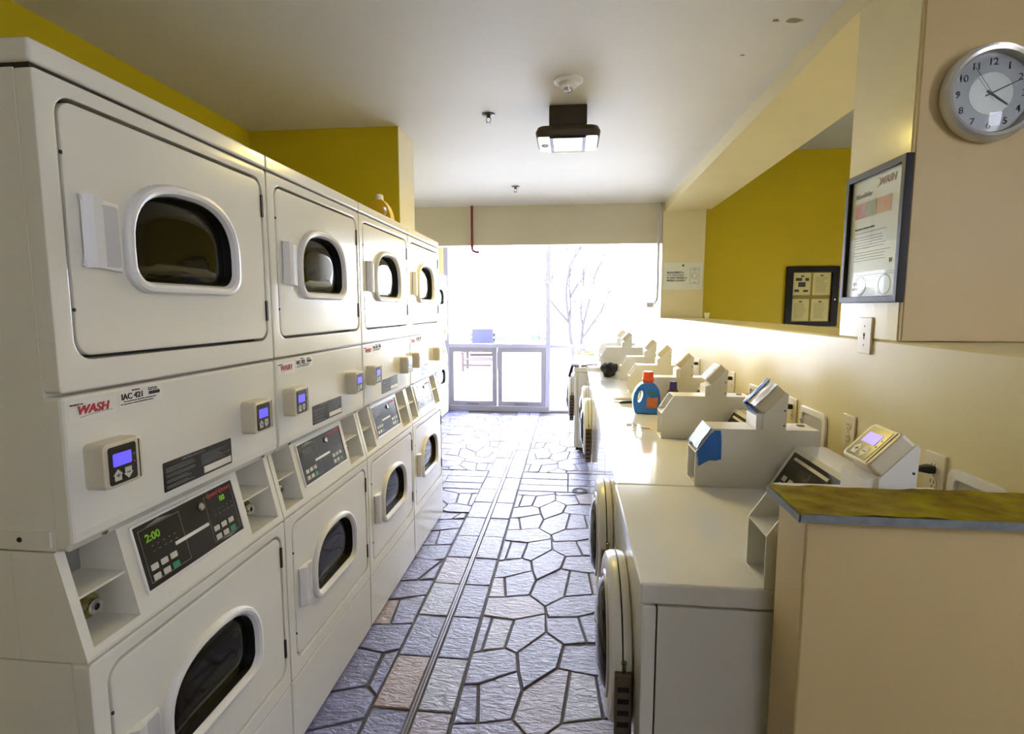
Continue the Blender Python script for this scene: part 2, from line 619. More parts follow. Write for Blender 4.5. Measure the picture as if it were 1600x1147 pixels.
# walls --------------------------------------------------------------
wl = MB()
wl.box(-2.05, -1.905, -3.2, 3.45, 0, 2.6)
structure('wall_left', wl, YELLOW, 'mustard yellow wall behind the stacked dryers')
wl2 = MB().box(-2.6, -2.46, 3.3, 7.5, 0, 2.6)
structure('wall_left', wl2, CREAM, 'cream wall beyond the dryer row, by the window')
bx = MB().box(-1.905, -1.001, 3.161, 3.465, 1.885, ZC)
bulk = structure('wall_bulkhead', bx, YELLOW, 'yellow boxed bulkhead hanging above the dryers')
sd = structure('bulkhead_side', MB().box(-1.002, -.997, 3.162, 3.465, 1.885, ZC - .001), CREAM, None, bulk)
wb = MB()
wb.box(-2.46, -1.905, 3.40, 3.46, 0, 2.6)
structure('wall_return', wb, CREAM, 'short cream wall return at the end of the dryer row')
ce = MB().box(-2.6, XW + .02, -3.2, 7.5, ZC, 2.62)
ce.box(XW + .02, 2.4, -3.2, 1.62, ZC, 2.62)
structure('ceiling', ce, CEIL, 'off-white painted ceiling of the laundry room')
ceil_ob = bpy.data.objects['ceiling']
for cx, cy, r_ in ((.80, 2.20, .018), (.735, 2.19, .009), (.70, 2.46, .006)):
    pc = MB().flat([[(cx + r_ * (1 + .5 * math.sin(3 * t + cx * 40)) * math.cos(t * .785) * 1.5, cy + r_ * (1 + .4 * math.cos(5 * t)) * math.sin(t * .785)) for t in range(8)]], .0012, 0, Matrix.Translation((0, 0, ZC - .0012)))
    pc.build('paint_chip', mat('bare_plaster', (150, 138, 104), .8, vary=.3, scale=90), ceil_ob, smooth=False)
hd = MB().box(-2.46, .905, 5.65, 5.80, 2.075, ZC)
structure('beam_header', hd, HEADER, 'beige beam across the room before the window')
# wall behind washers: low wall with sill, far pillar, beam, pier
wr = MB()
wr.box(XW, 1.325, 1.112, 7.4, 0, SILL, .006, 1)
structure('wall_right', wr, CREAM, 'cream low wall behind the washers with a deep sill')
pl = MB().box(.91, 1.325, 5.65, 6.0, SILL, ZC + .5)
structure('pillar', pl, CREAM, 'cream pillar carrying the management notice')
bmx = MB().prism([(XW - .012, 2.385), (1.375, 2.40), (1.375, 3.05), (XW - .012, 3.05)], 1.65, 5.66)
structure('beam_side', bmx, CREAM, 'cream beam over the opening to the yellow room')
pr_ = MB().box(XW - .001, 1.35, 1.66, 2.0, SILL, 2.62, .004, 1)
structure('wall_pier', pr_, CREAM_G, 'cream wall pier carrying the framed poster')
ck = MB().box(XW + .002, 2.4, 1.648, 1.70, SILL + .002, 2.62, .003, 1)
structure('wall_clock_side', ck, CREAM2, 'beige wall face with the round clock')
# neighbouring room
yw = MB().box(1.32, 4.2, 5.80, 5.95, 0, 3.2)
structure('wall_yellow', yw, YELLOW, 'mustard wall of the neighbouring room')
cl2 = MB().box(1.36, 4.2, 1.7, 5.95, 2.98, 3.1)
structure('ceiling_neighbour', cl2, GREYP, 'grey ceiling of the neighbouring room')
fl2 = MB().box(1.325, 4.2, 1.7, 5.95, -.1, -.01)
structure('floor_neighbour', fl2, CREAM2, 'plain floor of the neighbouring room')
wq = MB()  # gap is an added opening, kept low to light the yellow wall
wq.box(4.1, 4.2, 1.7, 5.95, 0, .3)
wq.box(4.1, 4.2, 1.7, 5.95, 1.3, 3.1)
wq.box(4.1, 4.2, 1.7, 3.0, .3, 1.3)
wq.box(4.1, 4.2, 4.0, 5.95, .3, 1.3)
wq.box(1.325, 4.2, 1.70, 1.76, 0, 3.1)
structure('wall_neighbour', wq, CREAM, 'cream outer wall of the neighbouring room with an opening added to light it')
# side and rear of the room, out of the frame
ws = MB().box(2.3, 2.4, -3.2, -.55, 0, 2.62)  # unseen opening left here, sized for light on the clock wall
ws.box(2.3, 2.4, .15, 1.66, 0, 2.62)
ws.box(2.3, 2.4, -.55, .15, 0, 1.45)
ws.box(2.3, 2.4, -.55, .15, 2.15, 2.62)
structure('wall_side', ws, CREAM, 'cream side wall with an assumed opening for daylight, behind the camera')
wk = MB()  # small high opening is added to brighten faces turned to the camera
wk.box(-2.05, 2.4, -3.3, -3.2, 0, 1.7)
wk.box(-2.05, .35, -3.3, -3.2, 1.7, 2.62)
wk.box(1.0, 2.4, -3.3, -3.2, 1.7, 2.62)
wk.box(.35, 1.0, -3.3, -3.2, 2.15, 2.62)
structure('wall_rear', wk, CREAM, 'cream rear wall behind the camera with a small high opening added for fill light')

# half wall ----------------------------------------------------------
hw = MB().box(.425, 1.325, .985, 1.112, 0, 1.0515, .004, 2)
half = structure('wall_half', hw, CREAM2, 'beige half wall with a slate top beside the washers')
for x0, x1 in ((.405, .905), (.9075, 1.325)):
    s = MB()
    bm = bmesh.new()
    bmesh.ops.create_grid(bm, x_segments=40, y_segments=12, size=.5)
    rs = random.Random(3)
    vs = [(x0 + (v.co.x + .5) * (x1 - x0), .965 + (v.co.y + .5) * .158, 1.068 + .0022 * math.sin(23 * v.co.x + 5 * v.co.y) * math.sin(9 * v.co.y + 11 * v.co.x) + rs.uniform(-.0008, .0008)) for v in bm.verts]
    bm.verts.index_update()
    fs = [[v.index for v in f.verts] for f in bm.faces]
    bm.free()
    s.add(vs, fs)
    s.box(x0, x1, .965, 1.123, 1.0535, 1.0645)
    o = s.build('slate_slab', CAPST, half)
    e = MB()
    e.box(x0 - .001, x1, .9635, .966, 1.0520, 1.0665)
    e.box(x0 - .0015, x0 + .001, .9635, 1.1235, 1.0520, 1.0665)
    e.build('cut_edge', CAPED, o, smooth=False)

# window wall --------------------------------------------------------
YG = 7.40
win = thing('window_1', (0, YG, 0), None, None)
tag(win, 'aluminium framed glass wall at the end of the room', None, None, 'structure')


def wbar(x0, x1, z0, z1, d=.07, m=ALUW, name='mullion', bev=.004):
    return MB().box(x0, x1, -d / 2, d / 2, z0, z1, bev, 1).build(name, m, win)


wbar(-1.73, -1.665, 0, 2.47)
wbar(-.325, -.262, 0, 2.47)
wbar(-2.46, 1.3, 2.42, 2.47, name='head_rail')
wbar(-1.665, -.325, .885, .94, name='transom')
wbar(-.262, .93, .885, .93, name='transom')
wbar(-2.46, -1.73, 0, 2.42, d=.08, name='side_panel', m=CREAM)
wbar(-1.70, -.27, 0, .075, d=.09, m=ALU, name='bottom_rail')
wbar(-.262, .93, 0, .03, d=.06, m=ALU, name='bottom_rail')
for x0, x1 in ((-1.665, -1.0), (-.985, -.325)):
    sash = MB()
    w = .062
    lp = [[(x0, .08), (x1, .08), (x1, .885), (x0, .885)], [(x0 + w, .08 + w), (x1 - w, .08 + w), (x1 - w, .885 - w), (x0 + w, .885 - w)]]
    sash.flat(lp, .06, .004, FNY(0, .03, 0))
    s = sash.build('awning_sash', ALU, win)
    MB().box(x0 + w - .005, x1 - w + .005, -.006, 0, .08 + w - .005, .885 - w + .005).build('pane', PANE, s, smooth=False)
    lt = MB().box((x0 + x1) / 2 - .09, (x0 + x1) / 2 + .09, -.045, -.03, .10, .125, .003, 1)
    lt.build('latch_bar', DRAINM, s)
for x0, x1, z0, z1 in ((-1.665, -.325, .94, 2.42), (-.262, .955, .93, 2.42), (-.262, .93, .03, .885)):
    MB().box(x0, x1, -.004, .004, z0, z1).build('pane', PANE, win, smooth=False)
win2 = thing('window_2', (XW + .03, 6.0, 0), None, None)
tag(win2, 'side glazing between the pillar and the glass wall', None, None, 'structure')
MB().box(-.004, .004, 0, YG - 6.0 - .03, SILL, ZC).build('pane', PANE, win2, smooth=False)
wr3 = MB()
wr3.box(-.025, .025, 0, YG - 6.03, SILL, SILL + .04)
wr3.build('sill_rail', ALUW, win2, smooth=False)

# outside ------------------------------------------------------------
structure('ground', MB().box(-30, 30, 7.5, 60, -.2, -.03), DECK, 'pale deck outside the window')
structure('ground_side', MB().box(4.3, 30, -20, 7.5, -.2, -.03), DECK, 'pale paving outside the side openings')


# ================================================================== READER (shared by dryers and washers)
def reader(M, parent, w=.092, h=.086, d=.04, ui=True):
    """Card reader seen from the front: sheet x right, y up, z out; centred on the origin, back at z=0."""
    b = MB()
    loops = []
    for z, k, r in ((0, 0, .010), (d * .75, 0, .010), (d * .93, .001, .011), (d, .004, .010)):
        loops.append([(x, y, z) for x, y in rr(-w / 2 + k, w / 2 - k, -h / 2 + k, h / 2 - k, r, 4)])
    b.loft(loops, M=M)
    body = b.build('card_reader', PLAST_C, parent)
    MB().flat([rr(-w * .40, w * .29, -h * .42, h * .41, .005, 3)], .0012, 0, M @ Matrix.Translation((0, 0, d - .0002))).build('key_film', PANELB, body)
    MB().flat([rr(-w * .30, w * .155, -h * .03, h * .25, .002, 2)], .0012, 0, M @ Matrix.Translation((0, 0, d + .0006))).build('screen', LCD, body)
    M2 = M @ Matrix.Translation((0, 0, d + .0008))
    a = MB()
    for s, cx in ((1, -w * .20), (-1, w * .06)):
        k = w * .085
        cy = -h * .23
        a.flat([[(cx - k, cy - s * k * 1.3), (cx + k, cy - s * k * 1.3), (cx + k, cy + s * .1 * k), (cx + 1.4 * k, cy + s * .1 * k),
                 (cx, cy + s * 1.5 * k), (cx - 1.4 * k, cy + s * .1 * k), (cx - k, cy + s * .1 * k)]], .0006, 0, M2)
    ar = a.build('arrow_key', KEYW, body, smooth=False)
    g = MB()
    g.box(-w * .25, -w * .15, -h * .24, -h * .22, .0006, .0011, M=M2)
    g.box(-w * .21, -w * .19, -h * .27, -h * .19, .0006, .0011, M=M2)
    g.box(w * .01, w * .11, -h * .24, -h * .22, .0006, .0011, M=M2)
    g.build('key_mark', INK, body, smooth=False)
    MB().flat([circ(w * .23, h * .14, w * .022, 8)], .0006, 0, M2).build('indicator', KEYG, body, smooth=False)
    MB().flat([circ(w * .23, h * -.03, w * .022, 8)], .0006, 0, M2).build('indicator', RED, body, smooth=False)
    MB().box(w * .365, w * .39, -h * .44, h * .44, d - .004, d + .0008, M=M).build('card_slot', DARK, body, smooth=False)
    return body


# ================================================================== STACKED DRYER
W = .686


def stack_door(parent, zb, x, far=False):
    """Door panel with bezel, glass, handle and hinges; zb = bottom of the door."""
    y0, y1, h = .046, .656, .443
    b = MB()
    cx, z0 = .345, zb + .116
    w, hh = .368, .239
    b.flat([rr(y0, y1, zb, zb + h, .03, 6), dwin(cx, z0 + .012, w - .024, hh - .024, .048)], .022, .004, FX(x - .022))
    dr = b.build('door', ENAMEL, parent)
    loops = []
    for off, dx in ((0, -.001), (.001, .009), (.005, .0145), (.012, .0158), (.019, .012), (.0235, .003), (.024, -.001)):
        loops.append(to3(dwin(cx, z0 + off, w - 2 * off, hh - 2 * off, .055 - off * .6), x + dx))
    MB().loft(loops, False, False).build('window_bezel', PLAST_W, dr)
    MB().loft([to3(dwin(cx, z0 + q, w - 2 * q, hh - 2 * q, .055 - q * .6), x + dx) for q, dx in ((.0236, .001), (.0255, .0), (.0265, -.0205))], False, False).build('window_gasket', BLACK, dr)
    g = MB()
    gl = []
    for off, dx in ((.0255, -.020), (.045, -.014), (.08, -.010)):
        gl.append(to3(dwin(cx, z0 + off, w - 2 * off, hh - 2 * off, .04), x + dx))
    g.loft(gl, False, True)
    g.build('window_glass', DARKG, dr, angle=60)
    # handle: curved grip lip and flat plate tinted for the recess shade
    hm = MB()
    zc = zb + .225
    hm.flat([[(.078, zc - .064)] + [(.078 + .010 * math.cos(math.pi * (k / 8 - .5)) - .010, zc - .064 + .128 * k / 8) for k in range(9)]
             + [(.106, zc + .062), (.150, zc + .058), (.150, zc - .070), (.106, zc - .066)]], .010, .003, FX(x - .002))
    hm.prism([(.070, x + .004), (.100, x + .004), (.096, x + .024), (.080, x + .021)], zc - .066, zc + .064, 'z',
             frame((0, 0, 0), (0, 1, 0), (1, 0, 0), (0, 0, 1)))
    hn = hm.build('door_handle', PLAST_W, dr)
    MB().flat([rr(.112, .146, zc - .062, zc + .052, .006, 3)], .0015, 0, FX(x + .0075)).build('grip_tint', PLAST_G, hn)
    if not far:
        for a, c in ((zb + .05, zb + .107), (zb + .343, zb + .404)):
            MB().box(x - .004, x + .004, y1 - .003, y1 + .005, a, c).build('hinge', DARK, dr, smooth=False)
        for zz in (zb + .35, zb + .08):
            MB().box(x - .002, x + .0012, y0 - .003, y0 + .001, zz, zz + .006).build('latch_stud', DARK, dr, smooth=False)
    return dr


PB, PT = Vector((.004, 0, .787)), Vector((-.043, 0, .990))
SU = (PT - PB).normalized()
SN = Vector((0, 1, 0)).cross(SU)


def SLOPE(off=0.0):
    return frame(PB + SN * off, (0, 1, 0), SU, SN)


def make_stack(number, lit):
    root = thing('stacked_dryer', (0, 0, 0), 'white stacked coin dryer', 'dryer')
    e = .003
    xu, xl = -.002, .006
    # shell
    prof = [(-.735, .035), (-.04, .035), (-.04, .77), (-.14, .775), (-.14, .999), (-.04, 1.002), (-.04, 1.81), (-.735, 1.81)]
    MB().prism(prof, e + .004, W - e - .004).build('seam_core', DARK, root, smooth=False)  # dark core; shade of the cabinet seams put into its colour
    for nm, z0, z1, xf in (('lower_cabinet', .03, .7785, -.0305), ('middle_cabinet', .7815, .9905, -.1305), ('upper_cabinet', .9935, 1.816, -.0352)):
        MB().box(-.74, xf, e, W - e, z0, z1).build(nm, ENAMEL, root, smooth=False)
    MB().box(-.735, -.045, -.0005, e + .001, 1.0, 1.03).build('side_strip', ENAMEL, root, smooth=False)
    MB().lathe([(.005, 0), (.0045, .0015), (0, .002)], 10, FNY(-.105, -.0005, 1.014)).build('side_screw', DARK, root)
    b = MB()
    b.box(-.74, xu + .001, .001, W - .001, 1.8235, 1.862, .006, 3)
    b.build('lid', ENAMEL, root)
    MB().box(-.70, xu - .006, .006, W - .006, 1.810, 1.826).build('lid_gap', DARK, root, smooth=False)  # dark block giving the lid seam its shade by colour
    # upper front with door opening
    b = MB()
    b.flat([rr(e, W - e, 1.278, 1.817, .008, 6), rr(.0395, .6625, 1.3335, 1.7895, .036, 6)], .034, .0035, FX(xu - .034))
    b.build('upper_front', ENAMEL, root)
    MB().box(-.050, -.034, .03, .67, 1.32, 1.80).build('door_recess', DARK, root, smooth=False)  # dark backing; the door groove's shade is put into its colour
    stack_door(root, 1.340, xu - .001)
    # fascia
    fb = MB()
    bm = bmesh.new()
    pf = [(-.0346, .992), (-.016, .992), (-.004, 1.008), (xu, 1.024), (xu, 1.272), (-.0346, 1.272)]
    v0 = [bm.verts.new((p[0], e, p[1])) for p in pf]
    v1 = [bm.verts.new((p[0], W - e, p[1])) for p in pf]
    n = len(pf)
    bm.faces.new(v0)
    bm.faces.new(v1[::-1])
    for i in range(n):
        bm.faces.new((v0[i], v1[i], v1[(i + 1) % n], v0[(i + 1) % n]))
    bmesh.ops.recalc_face_normals(bm, faces=bm.faces)
    eds = [ed for ed in bm.edges if max(v.co.x for v in ed.verts) > -.02 and (abs(ed.verts[0].co.y - ed.verts[1].co.y) < .01 or ed.verts[0].co.z > 1.27)]
    bmesh.ops.bevel(bm, geom=eds, offset=.006, segments=2, profile=.5, affect='EDGES')
    fb.bm(bm)
    fas = fb.build('fascia', ENAMEL, root, smooth=False)
    for yy in (.075, W - .075):
        MB().lathe([(.006, 0), (.006, .003), (.002, .005), (0, .005)], 10, FX(-.010, yy, 1.001) @ Matrix.Rotation(R(-55), 4, 'X').inverted()).build('screw', BRASSY, fas)
    # sticker: logo, number, fine print, barcode
    ls = MB().flat([rr(.014, .115, 1.226, 1.260, .002, 2)], .0006, 0, FX(xu - .0002))
    ls.flat([rr(.122, .236, 1.232, 1.266, .002, 2)], .0006, 0, FX(xu - .0002))
    st = ls.build('machine_label', LABELW, fas, smooth=False)
    MB().text('WASH', .0215, .030, 1.2365, FX(xu + .0005), shear=.25, bold=.0006, sx=1.08).build('logo_lettering', RED, st, smooth=False)
    t = MB().text('IAC ' + number, .0165, .128, 1.2465, FX(xu + .0005), bold=.0003)
    t.text('PROPERTY OF', .0042, .0175, 1.2535, FX(xu + .0005))
    t.text('MACHINE ID', .0034, .155, 1.2615, FX(xu + .0005))
    t.text('For automated service or repair of this machine please report', .0033, .134, 1.2415, FX(xu + .0005))
    t.text('For a repair question or refund call 1-800-000-0000 or visit online', .0031, .126, 1.2365, FX(xu + .0005))
    bc = MB()
    k = .198
    while k < .228:
        wd = random.uniform(.0004, .0012)
        bc.box(k, k + wd, 1.2475, 1.2545, 0, .0006, M=FX(xu + .0005))
        k += wd + random.uniform(.0004, .0009)
    tag(bc.build('barcode', INK, st, smooth=False), None, None, None, 'stuff')
    t.text('For quick service', .0034, .197, 1.2600, FX(xu + .0005))
    t.text('Machine scan here', .0034, .197, 1.2565, FX(xu + .0005))
    tag(t.build('number_lettering', INK, st, smooth=False), None, None, None, 'stuff')
    sw = MB().tube([(xu + .0006, .036 + .07 * q / 8, 1.2305 + .004 * math.sin(math.pi * q / 8 * .6)) for q in range(9)], .0005, 4)
    sw.build('logo_swoosh', INKG, st)
    # instruction plate
    ip = MB().flat([rr(.222, .460, 1.026, 1.092, .003, 2)], .0008, 0, FX(xu - .0003)).build('instruction_plate', PANELB, fas, smooth=False)
    li = MB()
    rs = random.Random(5)
    for c0, c1, q0, q1 in ((.230, .325, 1.033, 1.078), (.345, .452, 1.052, 1.078)):
        z = q1
        while z > q0:
            if rs.random() > .12:
                li.box(c0, c0 + (c1 - c0) * rs.uniform(.6, 1), z - .0014, z, 0, .0004, M=FX(xu + .0006))
            z -= .0040
    li.text('OPERATING INSTRUCTIONS', .0062, .28, 1.0835, FX(xu + .0006))
    li.build('plate_print', INKG, ip, smooth=False)
    wp = MB().flat([rr(.352, .456, 1.031, 1.047, .001, 2)], .0005, 0, FX(xu + .0006)).build('payment_note', LABELW, ip, smooth=False)
    # readers
    reader(FX(xu, .082, 1.137), root)
    reader(FX(xu, .554, 1.132), root)
    # sloped control housing with two coin recesses
    ch = MB()
    pf = [(-.13, .781), (.004, .781), (.004, .787), (-.043, .990), (-.13, .990)]
    for a, c in ((e, .022), (.132, .528), (.662, W - e)):
        ch.prism(pf, a, c)
    for a, c in ((.022, .132), (.528, .662)):
        ch.prism([(-.13, .781), (.004, .781), (.004, .787), (.0005, .801), (-.13, .801)], a, c)
    hs = ch.build('control_housing', ENAMEL, root, smooth=False)
    for a, c in ((.022, .132), (.528, .662)):
        rc = MB()
        rc.box(-.130, -.126, a, c, .801, .99)
        rc.box(-.128, -.124, a + .012, c - .012, .897, .985)
        rec = rc.build('coin_recess', mat('grey_zinc_plate', (150, 149, 142), .35, .4, vary=.12, scale=20), root, smooth=False)
        MB().box(-.126, -.026, a, c, .890, .8945).build('coin_shelf', ENAMEL, rec, smooth=False)
        cy = a + (c - a) * .52
        lk = MB().lathe([(.031, 0), (.031, .052), (.024, .066), (.0, .066)], 24, FX(-.126, cy, .846))
        lk.build('lock_barrel', BRASSY, rec)
        kh = MB().lathe([(.015, .062), (.0155, .080), (.013, .083), (.0065, .0825), (.006, .078), (0, .078)], 18, FX(-.126, cy, .846))
        kh.build('lock_face', CHROME, rec)
        MB().lathe([(.0056, .0782), (.0056, .079), (0, .079)], 10, FX(-.126, cy, .846)).build('keyhole', DARK, rec)
        MB().box(-.123, -.119, a + .018, a + .021, .897, .96).build('coin_slot', DARK, rec, smooth=False)
    # display panel on the slope
    S = SLOPE(.0)
    y0, y1, s0, s1 = .158, .502, .040, .190
    MB().flat([rr(y0, y1, s0, s1, .004, 2), rr(y0 + .006, y1 - .006, s0 + .006, s1 - .006, .002, 2)], .005, .0015, S).build('display_frame', STEEL_P, root)
    dp = MB().flat([rr(y0 + .005, y1 - .005, s0 + .005, s1 - .005, .002, 2)], .002, 0, SLOPE(.0005)).build('control_panel', PANELB, root, smooth=False)
    T = SLOPE(.0026)
    on_ = MB()
    off = MB()
    gw = MB()
    ky = MB()
    kg = MB()
    hw_, hh_ = (y1 - y0 - .012), (s1 - s0 - .012)
    ax, az = y0 + .006, s0 + .006

    def Q(u, v):
        return ax + u * hw_, az + v * hh_
    for u0, u1 in ((.035, .40), (.66, .975)):
        p0, p1 = Q(u0, .08), Q(u1, .92)
        gw.flat([[p0, (p1[0], p0[1]), p1, (p0[0], p1[1])], [(p0[0] + .0012, p0[1] + .0012), (p1[0] - .0012, p0[1] + .0012), (p1[0] - .0012, p1[1] - .0012), (p0[0] + .0012, p1[1] - .0012)]], .0003, 0, T)
    for u, v in ((.03, .17), (.13, .28), (.23, .39), (.05, .05), (.15, .16), (.80, .17)):
        pass
    for bu in (.045, .67):
        for q in range(3):
            for rrw in range(2):
                px, py = Q(bu + .045 + q * .085, .30 - rrw * .16)
                st_ = q == 2 and rrw == 1
                MB().flat([rr(px - .010, px + .010, py - .0065, py + .0065, .002, 2)], .0010, 0, T).build('start_key' if st_ else 'key', KEYG if st_ else KEYW, dp, smooth=False)
    px, py = Q(.035, .93)
    gw.flat([[(px + .02, py), (px + .06, py + .007), (px + .10, py)]], .0003, 0, T)
    px, py = Q(.70, .02)
    gw.flat([[(px + .01, py + .006), (px + .045, py), (px + .08, py + .006)]], .0003, 0, T)
    for du in (.08, .70):
        for q in range(5):
            px, py = Q(du + .03 + .05 * q, .52)
            gw.box(px, px + .007, py, py + .0015, 0, .0003, M=T)
            gw.box(px, px + .005, py + .012, py + .0135, 0, .0003, M=T)
    tag(gw.build('panel_print', INKG, dp, smooth=False), None, None, None, 'stuff')
    if lit:
        px, py = Q(.075, .70)
        on_.text('2:00', .024, px, py, T, bold=.0004)
        px, py = Q(.82, .72)
        on_.text('00', .020, px, py, T, bold=.0004)
        on_.build('lit_digits', LEDG, dp, smooth=False)
    else:
        px, py = Q(.075, .68)
        off.flat([rr(px, px + .07, py, py + .022, .001, 1)], .0004, 0, T)
        off.build('unlit_display', LEDOFF, dp, smooth=False)
    px, py = Q(.69, .875)
    MB().text('Speed Queen', .017, px, py, T, shear=.2).build('brand_lettering', REDQ, dp, smooth=False)
    px, py = Q(.30, .42)
    MB().flat([rr(px, px + .115, py, py + .008, .001, 1)], .0008, 0, T).build('strip_label', LABELW, dp, smooth=False)
    px, py = Q(.61, .80)
    MB().lathe([(.010, 0), (.010, .004), (.008, .006), (.004, .006), (0, .004)], 16, T @ Matrix.Translation((px, py, 0))).build('key_lock', CHROME, dp)
    # lower front and door
    b = MB()
    b.flat([rr(e, W - e, .242, .777, .008, 6), rr(.0395, .6625, .2925, .7485, .036, 6)], .036, .0035, FX(xl - .036))
    b.build('lower_front', ENAMEL, root)
    MB().box(-.045, -.029, .03, .67, .28, .76).build('door_recess', DARK, root, smooth=False)  # same dark backing, colouring in the lower groove's shade
    stack_door(root, .299, xl - .001)
    b = MB()
    b.box(xl - .036, xl - .001, e, W - e, .012, .2385, .005, 2)
    b.build('kick_panel', ENAMEL, root)
    return root


Y0 = .8316
XL = -.870
labels = ['white stacked coin dryer marked IAC 421, next to the camera',
          'white stacked coin dryer marked IAC 422, second in the row',
          'white stacked coin dryer with the yellow bottle on its lid',
          'white stacked coin dryer at the far end of the row of four',
          'white stacked coin dryer standing apart beside the glass wall']
stacks = []
for i, (num, lit) in enumerate((('421', True), ('422', False), ('423', False))):
    s = make_stack(num, lit)
    stacks.append(s)
stacks.append(copy_tree(stacks[2]))
stacks.append(copy_tree(stacks[2]))
for i, s in enumerate(stacks):
    s.location = (XL, Y0 + i * W, 0) if i < 4 else (-1.66, 6.56, 0)
    tag(s, labels[i], 'dryer', 'stacked coin dryers')


# ================================================================== WASHERS
def make_washer(zt=.826, lit=False):
    root = thing('front_load_washer', (0, 0, 0), 'white front-load washer', 'washer')
    e = .003
    D = .70
    MB().box(.033, D, e, W - e, .03, zt - .052).build('cabinet', ENAMEL_W, root, smooth=False)
    MB().box(0, .031, e, W - e, .03, zt - .053, .006, 2).build('front_panel', ENAMEL_W, root)
    MB().box(-.006, D, .0025, W - .0025, zt - .049, zt, .006, 3).build('top_panel', ENAMEL_W, root)
    MB().box(.02, .68, .02, W - .02, 0, .032).build('plinth', DARK, root, smooth=False)
    # round door on the front (faces -X)
    dz, dy = zt - .325, W / 2
    F = FNX(0, dy, dz)
    dr = MB().lathe([(.205, -.004), (.219, .004), (.223, .016), (.223, .040), (.217, .052), (.203, .058), (.178, .056), (.160, .046), (.150, .030)], 48, F).build('door', PLAST_W, root)
    MB().lathe([(.160, .034), (.150, .058), (.125, .074), (.08, .082), (0, .085)], 40, F).build('door_glass', DARKG, dr, angle=60)
    MB().lathe([(.168, .050), (.166, .060), (.156, .062), (.150, .054)], 40, F).build('glass_ring', PLAST_G, dr)
    MB().lathe([(.2235, .024), (.2245, .026), (.2235, .028)], 48, F).build('door_seam', DARK, dr)
    # hinge at the near side
    hg = MB()
    hg.box(-.046, -.004, dy - .236, dy - .212, dz - .225, dz + .03, .003, 1)
    h = hg.build('hinge', mat('dark_bronze_hinge', (112, 98, 84), .4, .5, vary=.1), root)
    sl = MB()
    for q in range(7):
        zz = dz - .20 + q * .031
        sl.box(-.040, -.012, dy - .2372, dy - .2355, zz, zz + .013)
    sl.build('hinge_slot', DARK, h, smooth=False)
    MB().lathe([(.005, 0), (.005, .02), (.007, .022), (.007, .028), (0, .03)], 10, Matrix.Translation((-.024, dy - .224, dz + .03))).build('hinge_pin', BRASSY, h)
    MB().box(-.064, -.04, dy + .185, dy + .222, dz - .05, dz + .05, .006, 2).build('door_handle', PLAST_G, dr)
    # rear control hood
    hp = [(.485, zt), (.575, zt + .150), (.665, zt + .150), (.672, zt + .13), (.672, zt)]
    hd = MB().prism(hp, .125, W - .012).build('control_hood', ENAMEL_W, root, smooth=False)
    ex = (Vector((.575, 0, zt + .150)) - Vector((.485, 0, zt))).normalized()
    nn = Vector((-ex.z, 0, ex.x))
    H = frame(Vector((.485, 0, zt)) + nn * .0005, (0, -1, 0), ex, nn)
    cp = MB().flat([rr(-(W - .035), -.15, .022, .158, .003, 2)], .0025, .0005, H).build('control_panel', PANELB, root, smooth=False)
    HT = H @ Matrix.Translation((0, 0, .0027))
    MB().flat([rr(-(W - .06), -.40, .135, .145, .001, 1)], .0006, 0, HT).build('strip_label', LABELW, cp, smooth=False)
    MB().flat([rr(-.56, -.48, .095, .122, .001, 1)], .0006, 0, HT).build('display', LEDOFF, cp, smooth=False)
    for q in range(3):
        for r2 in range(2):
            MB().flat([rr(-.62 + q * .045, -.592 + q * .045, .035 + r2 * .025, .053 + r2 * .025, .002, 1)], .0008, 0, HT).build('key', KEYW, cp, smooth=False)
    MB().flat([[(-.40, .03), (-.398, .03), (-.398, .15), (-.40, .15)]], .0005, 0, HT).build('panel_line', INKG, cp, smooth=False)
    # meter case running front to back along the near edge
    x0, x1, zf, zk = .254, .648, zt + .118, zt + .199
    xc = x0 + .052
    y0, y1 = .004, .122
    core = [(x0 + .090, zt), (x0 + .090, zk - .002), (x1 - .001, zk - .002), (x1 - .001, zt)]
    mc = MB()
    mc.prism(core, y0 + .003, y1 - .003)
    side = [(x0, zt), (x0, zf), (xc, zk), (x1, zk), (x1, zt)]
    mc.prism(side, y0, y0 + .003)
    mc.prism(side, y1 - .003, y1)
    mc.box(x0, x0 + .092, y0 + .0005, y1 - .0005, zt, zt + .003)
    mc.box(xc, x1, y0 + .0005, y1 - .0005, zk - .0025, zk - .0001)
    case = mc.build('meter_case', STEEL_P, root, smooth=False)
    vd = MB()
    ym = (y0 + y1) / 2
    vd.add([(x0, y0, zf), (x0, y1, zf), (x0 + .091, y1, zf + .004), (x0 + .091, y0, zf + .004),
            (x0, y0, zf - .003), (x0, y1, zf - .003), (x0 + .091, y1, zf + .001), (x0 + .091, y0, zf + .001)],
           [(0, 1, 2, 3), (7, 6, 5, 4), (0, 4, 5, 1), (1, 5, 6, 2), (2, 6, 7, 3), (3, 7, 4, 0)])
    vd.build('case_divider', STEEL_P, case, smooth=False)
    MB().box(x0 + .086, x0 + .0905, ym - .02, ym - .008, zt + .05, zt + .075, .001, 1).build('case_lock', DARK, case)
    MB().lathe([(.013, 0), (.013, .003), (.010, .004), (0, .004)], 14, Matrix.Translation((x1 - .03, ym + .02, zk))).build('case_plug', DRAINM, case)
    # tower with tilted card reader
    tw = MB()
    tx0, tx1 = .470, .541
    tp = [(tx0, zk), (tx0, zk + .052), (tx1 - .002, zk + .126), (tx1 + .004, zk + .118), (tx1, zk)]
    tw.prism(tp, y0 + .001, y1 - .001)
    tw.prism([(tx0 - .022, zk + .045), (tx0, zk + .052), (tx0, zk), (tx0 - .022, zk)], y0 + .008, y1 - .008)
    tower = tw.build('reader_tower', STEEL_P, root, smooth=False)
